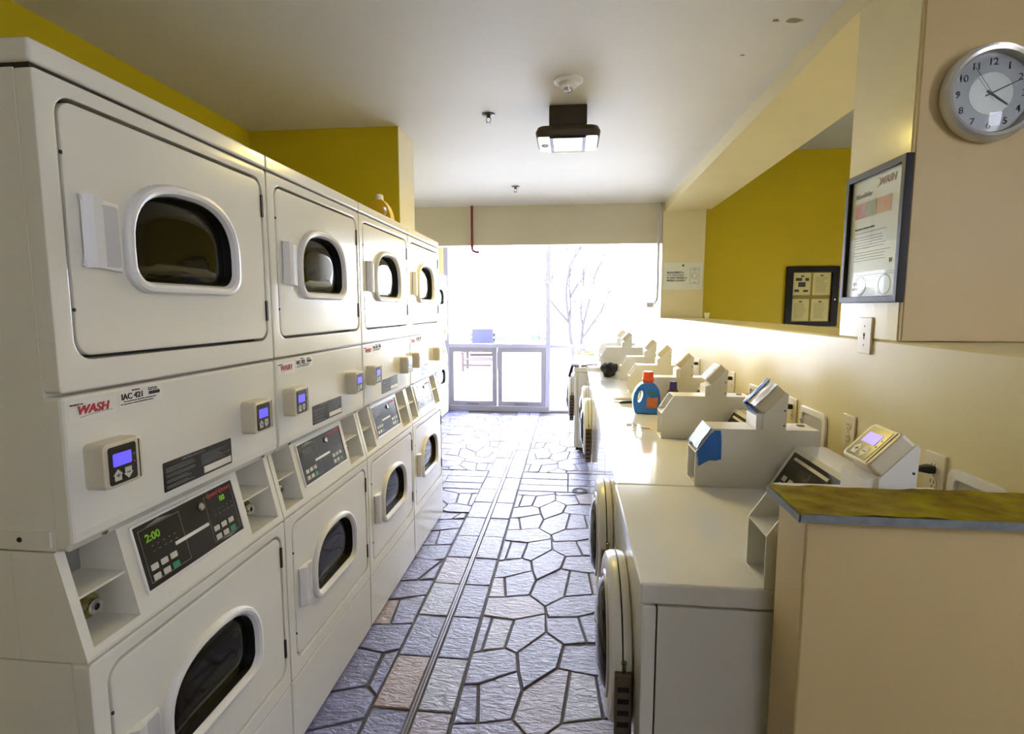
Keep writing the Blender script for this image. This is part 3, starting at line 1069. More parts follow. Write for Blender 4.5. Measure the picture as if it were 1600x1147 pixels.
    for xx, zz in ((tx1 - .006, zk + .065), (tx1 - .006, zk + .015)):
        MB().lathe([(.003, 0), (.003, .001), (0, .0015)], 8, frame((xx, y0 + .001, zz), (1, 0, 0), (0, 0, 1), (0, -1, 0))).build('screw', DARK, tower)
    a0, a1 = Vector((tx0, 0, zk + .052)), Vector((tx1 - .002, 0, zk + .126))
    up = (a1 - a0).normalized()
    nr = Vector((-up.z, 0, up.x))
    mid = (a0 + a1) / 2 + Vector((0, (y0 + y1) / 2, 0))
    reader(frame(mid, (0, -1, 0), up, nr), root, w=.112, h=.098, d=.034)
    return root


proto = make_washer()
wlab = ['white front-load washer between the half wall and the taped meter case',
        'white front-load washer with blue tape on its meter case',
        'white top-load washer with the orange-capped blue bottle on its top',
        'white top-load washer behind the blue bottle, grey lid recess bars on its top',
        'white front-load washer whose bare top lies just before the black bag',
        'white front-load washer with the black bag on its top',
        'white front-load washer with dark clothes on its top, standing out of line',
        'white front-load washer at the window end of the row']
XO = [0.1665, .1725, .1725, .1725, .1715, .1745, .052, .06]
YR = 1.152
washers = [proto]
for i in range(1, 8):
    if i in (2, 3):          # two of the row load from the top: plain front, hinged lid
        w_ = copy_tree(proto, None, ('door', 'hinge'))
        w_.name = 'top_load_washer'
        MB().flat([rr(.035, .245, .15, .655, .03, 5)], .0025, .0008, Matrix.Translation((0, 0, .8258))).build('lid', ENAMEL_W, w_)
        MB().flat([rr(.030, .042, .36, .45, .004, 2)], .0035, 0, Matrix.Translation((0, 0, .8258))).build('lid_grip', PLAST_G, w_)
    else:
        w_ = copy_tree(proto)
    washers.append(w_)
for i, w_ in enumerate(washers):
    w_.location = (XO[i], YR + i * W, 0 if i < 6 else .03)
    tag(w_, wlab[i], 'washer', 'washers along the low wall')

# blue tape on the second washer ------------------------------------
w1 = washers[1]
zt = .826
tp = MB()
x0, xc, zf, zk = .254, .306, zt + .118, zt + .199


def crumple(grid, nu, nv, thick, name, parent, seed=1, amp=.0025):
    rs = random.Random(seed)
    vs = [(p[0] + rs.uniform(-amp, amp), p[1] + rs.uniform(-amp, amp), p[2] + rs.uniform(-amp, amp)) for p in grid]
    fs = []
    for a in range(nu - 1):
        for c in range(nv - 1):
            fs.append((a * nv + c, a * nv + c + 1, (a + 1) * nv + c + 1, (a + 1) * nv + c))
    n = len(vs)
    vs2 = [(p[0] + thick[0], p[1] + thick[1], p[2] + thick[2]) for p in vs]
    fs2 = [tuple(i + n for i in f[::-1]) for f in fs]
    edge = []
    per = [(a, 0) for a in range(nu)] + [(nu - 1, c) for c in range(1, nv)] + [(a, nv - 1) for a in range(nu - 2, -1, -1)] + [(0, c) for c in range(nv - 2, 0, -1)]
    for q in range(len(per)):
        i = per[q][0] * nv + per[q][1]
        j = per[(q + 1) % len(per)][0] * nv + per[(q + 1) % len(per)][1]
        edge.append((i, j, j + n, i + n))
    b = MB()
    b.add(vs + vs2, fs + fs2 + edge)
    return b.build(name, TAPE, parent, angle=20)


g = []
for a in range(7):          # over the sloped front of the case
    t = a / 6
    for c in range(6):
        s = .12 + .86 * c / 5
        g.append((x0 + (xc - x0) * s - .003, .124 - .124 * t, zf + (zk - zf) * s + .004))
crumple(g, 7, 6, (-.0015, 0, .001), 'blue_tape', w1, 4, .002)
g = []
for a in range(6):          # hanging down the near side
    t = a / 5
    for c in range(5):
        s = c / 4
        xx = x0 + .004 + .075 * s
        top = zf + (zk - zf) * min(1, (xx - x0) / (xc - x0)) - .004
        g.append((xx + .004 * t, -.001, top - t * (.050 + .018 * c if c < 4 else .098)))
crumple(g, 6, 5, (0, -.0014, 0), 'blue_tape', w1, 8, .0016)
tx0 = .470
a0, a1 = Vector((tx0, 0, zk + .052)), Vector((.539, 0, zk + .126))
up = (a1 - a0).normalized()
nr = Vector((-up.z, 0, up.x))
g = []
for a in range(6):
    for c in range(5):
        p = (a0 + a1) / 2 + up * (-.056 + .112 * a / 5) + nr * (.036 + (.004 if c > 0 else 0))
        g.append((p.x, .088 + .036 * (1 - c / 4) + .002, p.z))
crumple(g, 6, 5, tuple(nr * .0015), 'blue_tape', w1, 11, .002)
g = []
for a in range(6):
    for c in range(4):
        p = (a0 + a1) / 2 + up * (-.056 + .112 * a / 5) + nr * (.036 - .038 * c / 3)
        g.append((p.x, .126, p.z))
crumple(g, 6, 4, (0, .0015, 0), 'blue_tape', w1, 12, .0015)
g = []
for a in range(4):
    for c in range(5):
        p = (a0 + a1) / 2 + up * (-.054 - .002) + nr * (.036 - .032 * a / 3)
        g.append((p.x - .002, .04 + .086 * c / 4, p.z - .002))
crumple(g, 4, 5, (-.0015, 0, -.001), 'blue_tape', w1, 13, .002)


g = []
for a in range(7):
    for c in range(6):
        p = (a0 + a1) / 2 + up * (-.050 + .100 * a / 6) + nr * .0365
        g.append((p.x, .012 + .078 * c / 5, p.z))
pc = crumple(g, 7, 6, tuple(nr * .0016), 'plastic_cover', w1, 15, .0014)
pc.data.materials[0] = mat('cloudy_plastic_film', (206, 206, 212), .12, vary=.15, scale=60, bump=.4, bscale=80)

# ================================================================== WALL FITTINGS
def outlet(y, z, label, style='duplex'):
    t = thing('wall_outlet', (XW, y, z), label, 'outlet', 'cover plates on the low wall')
    MB().flat([rr(-.038, .038, -.0575, .0575, .004, 3)], .007, .002, FNX(0, 0, 0)).build('cover_plate', IVORY, t)
    if style == 'duplex':
        for dz in (.021, -.021):
            s = MB().flat([circ(0, dz, .0165, 18, .88)], .002, .0005, FNX(-.0068)).build('socket', IVORY, t)
            k = MB()
            for dy in (-.0062, .0062):
                k.box(dy - .0011, dy + .0011, dz - .001, dz + .0085, 0, .0004, M=FNX(-.0088))
            k.flat([circ(0, dz - .009, .0024, 8)], .0004, 0, FNX(-.0088))
            k.build('socket_slot', DARK, s, smooth=False)
        MB().lathe([(.003, 0), (.0025, .001), (0, .0012)], 8, FNX(-.0069)).build('screw', CHROME, t)
    else:
        s = MB().flat([circ(0, .003, .0055, 12)], .0012, 0, FNX(-.0066))
        s.box(-.0022, .0022, -.012, .003, 0, .0012, M=FNX(-.0066))
        s.build('key_opening', DARK, t, smooth=False)
        for dz in (.03, -.03):
            MB().lathe([(.0025, 0), (.002, .001), (0, .0012)], 8, FNX(-.0069, 0, dz)).build('screw', DARK, t)
    return t


outlet(1.452, 1.003, 'ivory double outlet with a black plug, beside the half wall')
outlet(1.883, 1.016, 'empty ivory double outlet on the low wall')
outlet(2.342, .998, 'ivory double outlet with a plug behind the taped reader')
outlet(3.19, 1.008, 'ivory double outlet with a plug behind the third reader tower')
outlet(4.03, 1.008, 'ivory double outlet with a plug behind the fourth reader tower')
outlet(1.825, 1.34, 'ivory key switch plate under the framed poster', 'key')
for y, z, l in ((1.452, 1.018, 'black power plug in the outlet beside the half wall'), (2.342, 1.018, 'black power plug behind the taped card reader'),
                (3.19, 1.028, 'black power plug behind the third reader tower'), (4.03, 1.028, 'black power plug behind the fourth reader tower')):
    t = thing('power_plug', (XW - .0092, y, z), l, 'plug', 'power plugs behind the towers')
    b = MB()
    b.loft([[(x, a, c) for a, c in rr(-k, k, -k * .8, k * .8, k * .3, 2)] for x, k in ((0, .012), (-.012, .013), (-.030, .009), (-.046, .005))])
    b.build('plug_body', BLACK, t)
    MB().tube([(-.040, 0, 0), (-.046, .004, -.010), (-.044, .010, -.045), (-.036, .02, -.11), (-.034, .03, -.16)], .003, 6).build('cord', BLACK, t)


def supply_box(y0, y1, label):
    t = thing('laundry_supply_box', (XW, (y0 + y1) / 2, .96), label, 'wall box', 'recessed supply boxes behind the washers')
    h = (y1 - y0) / 2
    MB().flat([rr(-h, h, -.12, .082, .03, 4), rr(-h + .026, h - .026, -.095, .056, .012, 4)], .010, .003, FNX()).build('box_flange', PLAST_W, t)
    MB().flat([rr(-h + .024, h - .024, -.097, .058, .012, 4)], .002, 0, FNX(-.0005)).build('box_recess', PLAST_G, t)
    for dy, m in ((-.03, REDPIPE), (.03, BLUEB)):
        v = MB().lathe([(.011, 0), (.011, .02), (.007, .022), (.007, .034)], 12, FNX(-.0025, dy, -.03))
        v.build('valve_body', BRASSY, t)
        MB().flat([rr(dy - .016, dy + .016, -.037, -.023, .004, 2)], .006, .001, FNX(-.034)).build('valve_handle', m, t)
    MB().tube([(-.012, .03, -.04), (-.02, .035, .0), (-.03, .05, .035)], .004, 6).build('hose', PLAST_G, t)
    return t


supply_box(1.20, 1.40, 'white rimmed supply box partly hidden by the half wall top')
supply_box(1.58, 1.80, 'white rimmed supply box behind the lit card reader')
supply_box(2.04, 2.265, 'white rimmed supply box with open valves behind the tape-covered case')
supply_box(2.70, 2.90, 'white rimmed supply box behind the taped reader')
supply_box(3.45, 3.66, 'white rimmed supply box behind the third reader tower')

# framed poster ------------------------------------------------------
ps = thing('framed_poster', (XW, 1.806, 1.647), 'black framed laundry poster on the cream pier', 'poster')
wP, hP = .325, .408
MB().flat([rr(-wP / 2, wP / 2, -hP / 2, hP / 2, .002, 2), rr(-wP / 2 + .020, wP / 2 - .020, -hP / 2 + .020, hP / 2 - .020, .001, 2)], .022, .002, FNX()).build('frame', FRAMEB, ps)
sh = MB().flat([rr(-wP / 2 + .018, wP / 2 - .018, -hP / 2 + .018, hP / 2 - .018, .001, 2)], .003, 0, FNX(-.006)).build('poster_sheet', PAPER, ps, smooth=False)
G = FNX(-.0092)
t = MB().text('WASH', .030, .012, .148, G, shear=.25, bold=.0006)
t.tube([(-.0096, -.005 - .014 * math.cos(q * .35), .158 + .013 * math.sin(q * .35 + .2)) for q in range(-5, 6)], .001, 4)
t.text('GO', .014, -.10, -.148, G, bold=.0003)
t.text('WASH', .011, -.105, -.164, G, bold=.0002)
t.build('logo_lettering', mat('poster_logo_brown', (150, 92, 62), .5, vary=.05), sh, smooth=False)
t = MB().text('WaveRider', .021, -.118, .128, G, bold=.0001)
t.text('Important customer notice', .0105, -.112, .028, G)
rs = random.Random(9)
z = .016
while z > -.075:
    t.box(-.112 + (0 if rs.random() > .3 else .012), -.112 + .21 * rs.uniform(.75, 1), z, z + .0018, 0, .0003, M=G)
    z -= .0085 if rs.random() > .2 else .014
for z in (-.112, -.118, -.135):
    t.box(-.09 if z > -.13 else -.05, .125 if z > -.13 else .03, z, z + .001, 0, .0003, M=G)
t.text('$1', .016, .092, -.085, G)
t.build('poster_lettering', INKG, sh, smooth=False)
for a, c, m in ((-.118, -.055, (196, 112, 108)), (-.052, .004, (150, 160, 128)), (.007, .085, (222, 148, 96))):
    pb = MB().flat([[(a, .064), (c, .064), (c, .112), (a, .112)]], .0004, 0, G)
    q = pb.build('photo_print', mat('poster_photo_%d' % m[0], m, .5, vary=.5, scale=45, tint=tuple(int(v * .55 + 90) for v in m)), sh, smooth=False)
for cx in (-.06, .075):  # pale ovals are the far dryers' reflection painted onto the sheet
    MB().flat([circ(cx, -.150, .035, 24, .9), circ(cx, -.150, .030, 24, .9)], .0004, 0, G).build('reflected_ring', mat('pale_reflection_grey', (188, 188, 182), .5, vary=.05), sh, smooth=False)
GL = pane_mat('poster_glass')
MB().flat([rr(-wP / 2 + .018, wP / 2 - .018, -hP / 2 + .018, hP / 2 - .018, .001, 2)], .0015, 0, FNX(-.0125)).build('glass', GL, ps, smooth=False)

# clock --------------------------------------------------------------
ck = thing('wall_clock', (1.104, 1.648, 1.993), 'round silver wall clock with black numerals', 'clock')
K = FNY()
MB().lathe([(.118, 0), (.124, .008), (.125, .02), (.121, .031), (.113, .036), (.105, .034), (.101, .026), (.1005, .012)], 64, K).build('rim', CLOCKR, ck)
fc = MB().lathe([(.101, .010), (.101, .014), (0, .014)], 48, K).build('dial', CLOCKF, ck)
MB().lathe([(.054, .014), (.054, .0152), (0, .0152)], 48, K).build('center_disc', CLOCKC, fc)
t = MB()
for h in range(1, 13):
    a = R(90 - 30 * h)
    t.text(str(h), .025, .081 * math.cos(a), .081 * math.sin(a) - .0088, FNY(0, -.0142), align='CENTER')
t.build('numerals', INK, fc, smooth=False)


def hand(ang, l, w0, w1, back, z, name):
    d = Vector((math.cos(ang), math.sin(ang)))
    n = Vector((-d.y, d.x))
    pts = [(-d * back + n * w0), (d * l + n * w1), (d * l - n * w1), (-d * back - n * w0)]
    MB().flat([[tuple(p) for p in pts]], .0008, 0, FNY(0, -z)).build(name, INK, ck, smooth=False)


hand(R(90 - 125), .052, .0022, .0012, .012, .0165, 'hour_hand')
hand(R(90 - 65), .078, .0018, .0010, .012, .0180, 'minute_hand')
hand(R(90 + 35), .080, .0005, .0004, .02, .0195, 'second_hand')
MB().lathe([(.101, .022), (.08, .0275), (.04, .031), (0, .032)], 48, K).build('crystal', pane_mat('clock_crystal'), ck)

# management notice --------------------------------------------------
sg = thing('notice_sign', (1.119, 5.65, 1.747), 'white management notice sign on the pillar', 'sign')
b = MB().flat([rr(-.192, .192, -.133, .133, .004, 2)], .006, .001, FNY())
pn = b.build('sign_panel', mat('sign_white', (226, 226, 206), .4, vary=.03), sg)
G = FNY(0, -.0062)
t = MB()
for z, s in ((.028, 'MANAGEMENT is'), (-.0245, 'for UNATTENDED or'), (-.0515, 'MISSING LAUNDRY')):
    t.text(s, .0245, -.155, z, G, bold=.0007, sx=.86)
t.text('•', .05, -.008, .085, G, bold=.002)
t.build('lettering', INK, pn, smooth=False)
t = MB().text('NOT RESPONSIBLE', .0245, -.155, .002, G, bold=.0005, sx=.82)
t.build('lettering', mat('teal_ink', (86, 140, 132), .5, vary=.05), pn, smooth=False)
t = MB().flat([rr(.070, .160, -.075, .082, .003, 2), rr(.0725, .1575, -.0725, .0795, .002, 2)], .0004, 0, G)
t.flat([circ(.115, .004, .031, 28), circ(.115, .004, .0275, 28)], .0004, 0, G)
t.box(.073, .157, .052, .054, 0, .0004, M=G)
t.box(.095, .135, .063, .068, 0, .0004, M=G)
t.box(.098, .132, -.064, -.060, 0, .0004, M=G)
t.flat([circ(.095, .004, .004, 10)], .0004, 0, G)
t.build('machine_icon', INKG, pn, smooth=False)
MB().lathe([(.008, 0), (.008, .004), (0, .005)], 10, FNY(-.02 + .02, -.006, .108)).build('clip', INK, sg)

# notice board -------------------------------------------------------
nb = thing('notice_board', (2.415, 5.80, 1.545), 'black framed notice board with four sheets on the yellow wall', 'notice board')
MB().flat([rr(-.252, .252, -.30, .30, .012, 3), rr(-.185, .185, -.255, .242, .004, 2)], .03, .004, FNY()).build('frame', FRAMEB, nb)
MB().flat([rr(-.19, .19, -.26, .245, .004, 2)], .006, 0, FNY()).build('backing', mat('cork_tan', (150, 132, 60), .8, vary=.15, scale=40), nb, smooth=False)
rs = random.Random(2)
for cx, cz, lay in ((-.095, .125, 'photos'), (.092, .125, 'lines'), (-.10, -.135, 'lines'), (.088, -.135, 'lines')):
    sh = MB().flat([rr(-.084 + cx, .084 + cx, -.112 + cz, .110 + cz, .001, 1)], .0012, 0, FNY(0, -.006)).build('paper_sheet', mat('notice_paper', (214, 206, 140), .5, vary=.04), nb, smooth=False)
    G = FNY(0, -.0073)
    m = MB()
    if lay == 'photos':
        for a, c, w_, h_ in ((-.06, .03, .06, .03), (.03, .03, .035, .03), (-.035, -.03, .07, .048), (-.07, -.08, .045, .025), (.015, -.08, .045, .02)):
            m.box(cx + a, cx + a + w_, cz + c, cz + c + h_, 0, .0004, M=G)
        m.box(cx - .012, cx + .018, cz + .07, cz + .085, 0, .0004, M=G)
        m.build('photo_print', mat('dark_photo_print', (52, 58, 44), .5, vary=.4, scale=60), sh, smooth=False)
    else:
        z = .06
        while z > -.09:
            m.box(cx - .06, cx + .06 * rs.uniform(.4, 1), cz + z, cz + z + .0025, 0, .0004, M=G)
            z -= .014
        m.box(cx - .015, cx + .015, cz + .075, cz + .09, 0, .0004, M=G)
        m.build('print_lines', mat('olive_ink', (104, 98, 48), .6, vary=.05), sh, smooth=False)
MB().lathe([(.007, 0), (.007, .004), (0, .005)], 10, FNY(.215, -.03, -.03)).build('board_lock', CHROME, nb)

# cup on the sill ----------------------------------------------------
cp = MB().lathe([(.018, 0), (.024, .055), (.0225, .055), (.017, .003), (0, .003)], 20)
o = cp.build('paper_cup', mat('translucent_cup', (226, 220, 170), .4, vary=.03))
o.location = (1.285, 5.30, SILL + .0005)
tag(o, 'small pale cup standing on the sill', 'cup')

# pipes --------------------------------------------------------------
o = MB().tube([(0, 0, 0), (0, 0, -.20), (0, 0, -.43), (.008, 0, -.452), (.03, -.0, -.462), (.075, 0, -.472)], .0125, 10).build('sprinkler_pipe', REDPIPE)
o.location = (-1.014, 5.62, ZC)
tag(o, 'thin dark red sprinkler pipe bent under the header', 'pipe')
cd = thing('conduit', (.868, 5.625, ZC), 'white painted conduit running down beside the pillar', 'conduit')
MB().tube([(0, 0, 0), (0, -.005, -.3), (.002, -.006, -.60), (.004, -.006, -.90), (-.002, -.006, -.96), (-.02, -.006, -.985)], .011, 10).build('pipe', CONDUIT, cd)
MB().box(-.10, -.03, -.02, .01, -1.035, -.985, .004, 1).build('junction_box', CONDUIT, cd)
MB().tube([(-.03, -.006, -1.0), (-.015, -.006, -.988)], .010, 8).build('elbow', CONDUIT, cd)

# ceiling fittings ---------------------------------------------------
def ceiling_lamp(x, y, label):
    lt = thing('ceiling_lamp', (x, y, ZC), label, 'ceiling light')
    MB().box(-.098, .098, -.11, .11, -.10, 0, .006, 2).build('mounting_box', FIXT, lt)
    fin = MB()
    for q in range(-4, 5):
        fin.box(q * .019 - .002, q * .019 + .002, -.115, .115, -.11, -.03)
    fin.build('cooling_fins', FIXT, lt, smooth=False)
    loops = []
    for z, kk in ((-.105, .030), (-.112, .010), (-.135, 0), (-.158, .004), (-.163, .010)):
        loops.append([(a, c, z) for a, c in rr(-.168 + kk, .168 - kk, -.15 + kk, .15 - kk, .05, 6)])
    MB().loft(loops).build('housing', FIXT, lt)
    for a, c in ((-.152, -.094), (.094, .152)):
        MB().flat([rr(a, c, -.134, .134, .012, 3)], .002, 0, Matrix.Translation((0, 0, -.1655))).build('reflector_plate', FIXS, lt, smooth=False)
    MB().flat([rr(-.093, .093, -.132, .132, .004, 2), rr(-.074, .074, -.112, .112, .004, 2)], .010, .001, Matrix.Translation((0, 0, -.1725))).build('lens_frame', FRAMEB, lt)
    MB().flat([rr(-.0745, .0745, -.1125, .1125, .004, 2)], .003, 0, Matrix.Translation((0, 0, -.1668))).build('lens', LENS, lt, smooth=False)
    MB().flat([circ(-.123, .02, .02, 18), circ(-.123, .02, .012, 18)], .003, 0, Matrix.Translation((0, 0, -.168))).build('sensor_ring', FRAMEB, lt, smooth=False)
    return lt


ceiling_lamp(-.022, 3.04, 'dark square ceiling light with a lit lens, above the aisle')
sm = thing('smoke_detector', (-.02, 2.635, ZC), 'round white smoke detector on the ceiling', 'smoke detector')
MB().lathe([(.068, 0), (.068, -.006), (.062, -.010), (.046, -.014), (.040, -.030), (.030, -.036), (0, -.036)], 32).build('base', PLAST_W, sm)
sv = MB()
for q in range(10):
    a = 2 * math.pi * q / 10
    sv.box(.030, .0395, -.004, .004, -.031, -.020, M=Matrix.Rotation(a, 4, 'Z'))
sv.build('vent_slot', PLAST_G, sm, smooth=False)
MB().lathe([(.022, -.036), (.020, -.046), (.012, -.050), (0, -.050)], 20).build('sensor_cap', CHROME, sm)
for (x, y), l in zip(((-.451, 3.03), (-.48, 4.78)), ('small dark fire sprinkler on the ceiling near the lamp', 'small fire sprinkler on the ceiling before the header beam')):
    sp = thing('fire_sprinkler', (x, y, ZC), l, 'sprinkler', 'fire sprinklers')
    MB().lathe([(.036, 0), (.034, -.004), (.016, -.008), (.010, -.010), (.010, -.022), (0, -.022)], 20).build('escutcheon', FIXT, sp)
    MB().tube([(.010, 0, -.02), (.013, 0, -.032), (.004, 0, -.046)], .002, 5).tube([(-.010, 0, -.02), (-.013, 0, -.032), (-.004, 0, -.046)], .002, 5).build('yoke', FIXT, sp)
    MB().lathe([(.014, -.046), (.014, -.048), (0, -.048)], 16).build('deflector', FIXT, sp)

# floor drain --------------------------------------------------------
dn = thing('floor_drain', (.092, 4.16, .0), 'round metal floor drain beside the washers', 'drain')
MB().lathe([(.062, -.015), (.062, .003), (.052, .004), (.050, .001)], 28).build('drain_ring', DARK, dn)
g = MB()
g.lathe([(.050, -.004), (.050, .0005), (0, .0015)], 24)
g.build('drain_plate', DRAINM, dn)
h = MB()
for q in range(8):
    a = 2 * math.pi * q / 8
    h.flat([circ(.030 * math.cos(a), .030 * math.sin(a), .004, 8)], .0008, 0, Matrix.Translation((0, 0, .001)))
h.build('drain_hole', DARK, dn, smooth=False)

# ================================================================== THINGS ON THE MACHINES
ZT = .8265
# blue detergent bottle
bt = thing('detergent_bottle', (.435, 3.125, ZT + .0022), 'blue detergent bottle with an orange cap on a washer', 'bottle')
prof = [(-.052, 0), (.070, 0), (.078, .006), (.080, .05), (.078, .10), (.070, .140), (.052, .168), (.030, .180), (-.006, .180), (-.030, .172),
        (-.052, .150), (-.068, .118), (-.074, .085), (-.072, .045), (-.062, .008)]
hole = [(-.034 + .0135 * math.cos(t * math.pi / 8) * 1.0 + .006 * math.sin(t * math.pi / 8), .100 + .034 * math.sin(t * math.pi / 8)) for t in range(16)]
MB().flat([prof, hole], .072, .009, FNY(0, .036), res=3).build('bottle_body', BLUEB, bt)
MB().lathe([(.030, .178), (.032, .186), (.034, .190), (.034, .198), (.031, .200), (.028, .236), (.026, .240), (0, .240)], 24, Matrix.Translation((.012, 0, 0))).build('cap', ORANGE, bt)
MB().flat([[(.000, .040), (.060, .036), (.066, .098), (.03, .092), (.004, .098)]], .0012, .0003, FNY(0, -.0362)).build('front_label', ORLAB, bt)
MB().flat([circ(.030, .118, .024, 16, .5)], .0008, .0002, FNY(0, -.0362)).build('crest_label', mat('teal_label', (30, 120, 150), .4, vary=.2, scale=60), bt)
# purple bottle behind it
pb = thing('small_bottle', (.585, 3.11, ZT), 'small dark purple bottle behind the blue detergent bottle', 'bottle')
MB().lathe([(.030, 0), (.034, .004), (.034, .11), (.030, .135), (.018, .150)], 22).build('bottle_body', mat('dark_maroon_plastic', (52, 18, 60), .3, vary=.1), pb)
MB().lathe([(.021, .146), (.022, .15), (.019, .188), (0, .190)], 18).build('cap', PURPLE, pb)
# yellow bottle on the third dryer
yb = thing('yellow_bottle', (-.985, 2.80, 1.8625), 'yellow bottle with a white cap on a dryer lid', 'bottle')
prof = [(-.045, 0), (.062, 0), (.066, .01), (.060, .05), (.046, .085), (.028, .110), (.012, .122), (-.020, .122), (-.040, .105), (-.052, .075), (-.054, .01)]
MB().flat([prof, [(.030 + .009 * math.cos(t * math.pi / 7), .062 + .026 * math.sin(t * math.pi / 7) - .4 * .009 * math.cos(t * math.pi / 7)) for t in range(14)]], .062, .005, FNY(0, .031), res=2).build('bottle_body', YELB, yb)
MB().lathe([(.020, .118), (.022, .124), (.019, .146), (.010, .152), (0, .153)], 20, Matrix.Translation((-.006, 0, 0))).build('cap', PLAST_W, yb)
# black bag and clothes


def blob(name, loc, sx, sy, sz, seed, m, label, cat, sub=3, flat=.0):
    bm = bmesh.new()
    bmesh.ops.create_icosphere(bm, subdivisions=sub, radius=1)
    rs = random.Random(seed)
    ph = [(rs.uniform(2, 5), rs.uniform(0, 6), Vector((rs.uniform(-1, 1), rs.uniform(-1, 1), rs.uniform(-1, 1))).normalized()) for _ in range(7)]
    for v in bm.verts:
        d = 1 + sum(.07 * math.sin(f * v.co.dot(ax) * 2 + p) for f, p, ax in ph)
        c = v.co * d
        z = max(c.z, -.72)
        v.co = (c.x * sx, c.y * sy, (z + .72) * sz)
    o = MB().bm(bm).build(name, m, None, angle=50)
    o.location = loc
    return tag(o, label, cat)


blob('cloth_bag', (.345, 4.83, ZT), .062, .10, .068, 3, CLOTH, 'crumpled black bag on a washer top before a meter case', 'bag')
blob('cloth_bundle', (.40, 5.15, ZT + .0005), .05, .07, .05, 5, CLOTH, 'small black cloth bundle behind the black bag', 'cloth')


def drape(name, pts, width, m, label, cat, seed=0, nw=7, loc=(0, 0, 0), tx=0.0):
    rs = random.Random(seed)
    vs = []
    for i, p in enumerate(pts):
        for c in range(nw):
            s = c / (nw - 1) - .5
            vs.append((p[0] + rs.uniform(-.003, .003), p[1] + s * width + rs.uniform(-.006, .006), p[2] + rs.uniform(0, .003)))
    fs = [(i * nw + c, i * nw + c + 1, (i + 1) * nw + c + 1, (i + 1) * nw + c) for i in range(len(pts) - 1) for c in range(nw - 1)]
    n = len(vs)
    top = [(x - tx, y, z + .007) for x, y, z in vs]
    per = [(i, 0) for i in range(len(pts))] + [(len(pts) - 1, c) for c in range(1, nw)] + [(i, nw - 1) for i in range(len(pts) - 2, -1, -1)] + [(0, c) for c in range(nw - 2, 0, -1)]
    ed = []
    for q in range(len(per)):
        i = per[q][0] * nw + per[q][1]
        j = per[(q + 1) % len(per)][0] * nw + per[(q + 1) % len(per)][1]
        ed.append((i, j, j + n, i + n))
    b = MB().add(vs + top, fs + [tuple(i + n for i in f[::-1]) for f in fs] + ed)
    o = b.build(name, m, None, angle=60)
    o.location = loc
    return tag(o, label, cat)


z6 = .857
drape('dark_garment', [(.012, 5.40, .752), (.022, 5.40, .785), (.032, 5.40, .825), (.040, 5.40, .858), (.05, 5.40, .8605), (.100, 5.40, .8600)], .20, CLOTH,
      'black garment hanging over the front edge of a washer', 'garment', 3, tx=.022)
drape('folded_garment', [(.115, 5.40, .8575), (.15, 5.40, .8585), (.20, 5.41, .866), (.24, 5.41, .868), (.275, 5.42, .862)], .14, CLOTHB,
      'brown and black garment lying flat on a washer top', 'garment', 4)
# bars standing in for the lid recess on washer 4, metal clip on washer 3
hn = thing('lid_recess_shape', (.39, 3.52, ZT + .0022), 'grey and black bars standing in for a lid recess behind the blue bottle', 'lid recess')
MB().tube([(-.10, .02, .008), (-.08, .01, .012), (-.03, .0, .015), (.04, 0, .014), (.09, .005, .010)], [.006, .010, .011, .011, .008], 8).build('grip', PLAST_G, hn)  # pale bar stands in for the edge of the lid recess
MB().tube([(-.07, -.09, .006), (-.055, -.105, .010), (-.01, -.11, .013), (.06, -.11, .012)], [.006, .009, .009, .008], 8).build('dark_crescent', BLACK, hn)  # darkness of the recess put in as a black bar
cl = thing('metal_clip', (.31, 2.80, ZT + .0022), 'small metal clip with a thin wire on a washer top', 'clip')
MB().box(-.016, .014, -.02, .02, .0005, .010, .003, 1).build('clip_plate', CHROME, cl)
MB().tube([(.012, .05, .012), (.018, 0, .012), (.03, -.05, .006), (.055, -.09, .003), (.09, -.105, .003)], .0022, 6).build('wire', DRAINM, cl)

# ================================================================== OUTSIDE
ch = thing('patio_chair', (-2.1, 12.6, -.03), 'red-brown wooden patio chair with a blue-grey back cushion outside', 'chair')
for sx in (-1, 1):
    for sy, h in ((-.3, .42), (.3, .42)):
        MB().box(sx * .36 - .03, sx * .36 + .03, sy - .03, sy + .03, 0, h, .004, 1).build('leg', CHAIRW, ch)
    MB().box(sx * .36 - .04, sx * .36 + .04, -.36, .36, .42, .45, .004, 1).build('armrest', CHAIRW, ch)
for q in range(6):
    MB().box(-.33, .33, -.32 + q * .11, -.23 + q * .11, .25 + .0 * q, .275, .003, 1).build('seat_slat', CHAIRW, ch)
for q in range(5):
    z = .30 + q * .12
    MB().box(-.30, .30, .30 + q * .03, .325 + q * .03, z, z + .075, .003, 1).build('back_slat', CHAIRW, ch)
MB().box(-.32, .32, -.36, -.33, .12, .18, .003, 1).build('apron', CHAIRW, ch)
MB().box(-.25, .27, .27, .33, .60, .97, .03, 3).build('back_cushion', CUSH, ch)


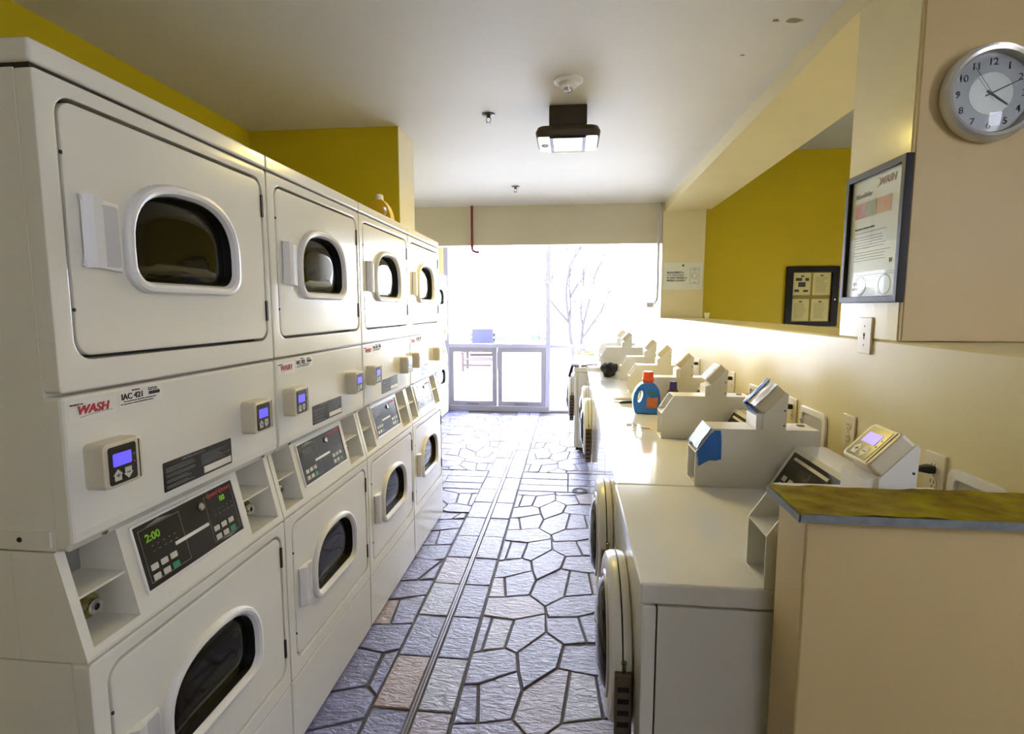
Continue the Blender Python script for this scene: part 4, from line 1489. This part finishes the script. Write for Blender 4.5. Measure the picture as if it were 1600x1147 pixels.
def bare_tree(loc, label):
    t = thing('bare_tree', loc, label, 'tree')
    rs = random.Random(21)
    br = MB()
    lf = MB()

    def grow(p, d, l, r, lev, mb):
        n = 4
        pts = [p]
        for q in range(n):
            d = (d + Vector((rs.uniform(-.16, .16), rs.uniform(-.16, .16), rs.uniform(-.02, .14)))).normalized()
            pts.append(pts[-1] + d * l / n)
        mb.tube(pts, [r * (1 - .35 * q / n) for q in range(n + 1)], 6)
        if lev == 0:
            for _ in range(3):
                c = pts[-1] + Vector((rs.uniform(-.05, .05), rs.uniform(-.05, .05), rs.uniform(-.03, .06)))
                a = Vector((rs.uniform(-1, 1), rs.uniform(-1, 1), rs.uniform(-1, 1))).normalized() * .05
                b2 = a.cross(Vector((0, 0, 1))).normalized() * .018
                lf.add([c - a, c + b2, c + a, c - b2], [(0, 1, 2, 3)])
            return
        for q in range(3 if lev > 1 else 2):
            st = pts[rs.choice((2, 3, 4))]
            nd = (d + Vector((rs.uniform(-.9, .9), rs.uniform(-.7, .7), rs.uniform(-.1, .5)))).normalized()
            grow(st, nd, l * rs.uniform(.6, .8), r * .62, lev - 1, br)
    tr = MB()
    grow(Vector((-.05, 0, 0)), Vector((-.10, 0, 1)), 1.45, .06, 3, tr)
    grow(Vector((.06, 0, 0)), Vector((.14, .05, 1)), 1.35, .055, 3, tr)
    tr.build('trunk', BARK, t)
    br.build('branches', BARK, t)
    tag(lf.build('leaves', LEAFG, t, smooth=False), None, None, None, 'stuff')
    return t


bare_tree((.2, 14.0, -.03), 'bare branching tree outside the window')
for k, (x, y, s, l) in enumerate(((-3.1, 22, .55, 'low pale shrub outside, beyond the patio chair'), (-1.2, 23, .5, 'low pale shrub outside, behind the two small sashes'),
                                  (.42, 15.2, .22, 'small round yellow-green shrub at the foot of the bare tree'))):
    t = thing('garden_shrub', (x, y, -.03), l, 'shrub', 'shrubs outside')
    rs = random.Random(k)
    lf = MB()
    for _ in range(500):
        d = Vector((rs.gauss(0, 1), rs.gauss(0, 1), abs(rs.gauss(0, .8)))).normalized() * rs.uniform(.5, 1)
        c = Vector((d.x * s * 1.4, d.y * s, .1 + d.z * s * 1.1))
        a = Vector((rs.uniform(-1, 1), rs.uniform(-1, 1), rs.uniform(-.5, 1))).normalized() * .06
        b2 = a.cross(d).normalized() * .025
        lf.add([c - a, c + b2, c + a, c - b2], [(0, 1, 2, 3)])
    lf.build('leaves', LEAFG if k < 2 else mat('yellow_green_leaf', (92, 90, 30), .6, vary=.2), t, smooth=False)
    MB().tube([(0, 0, 0), (.02, 0, s * .5), (0, .02, s * .9)], [.03, .02, .008], 6).build('stem', BARK, t)
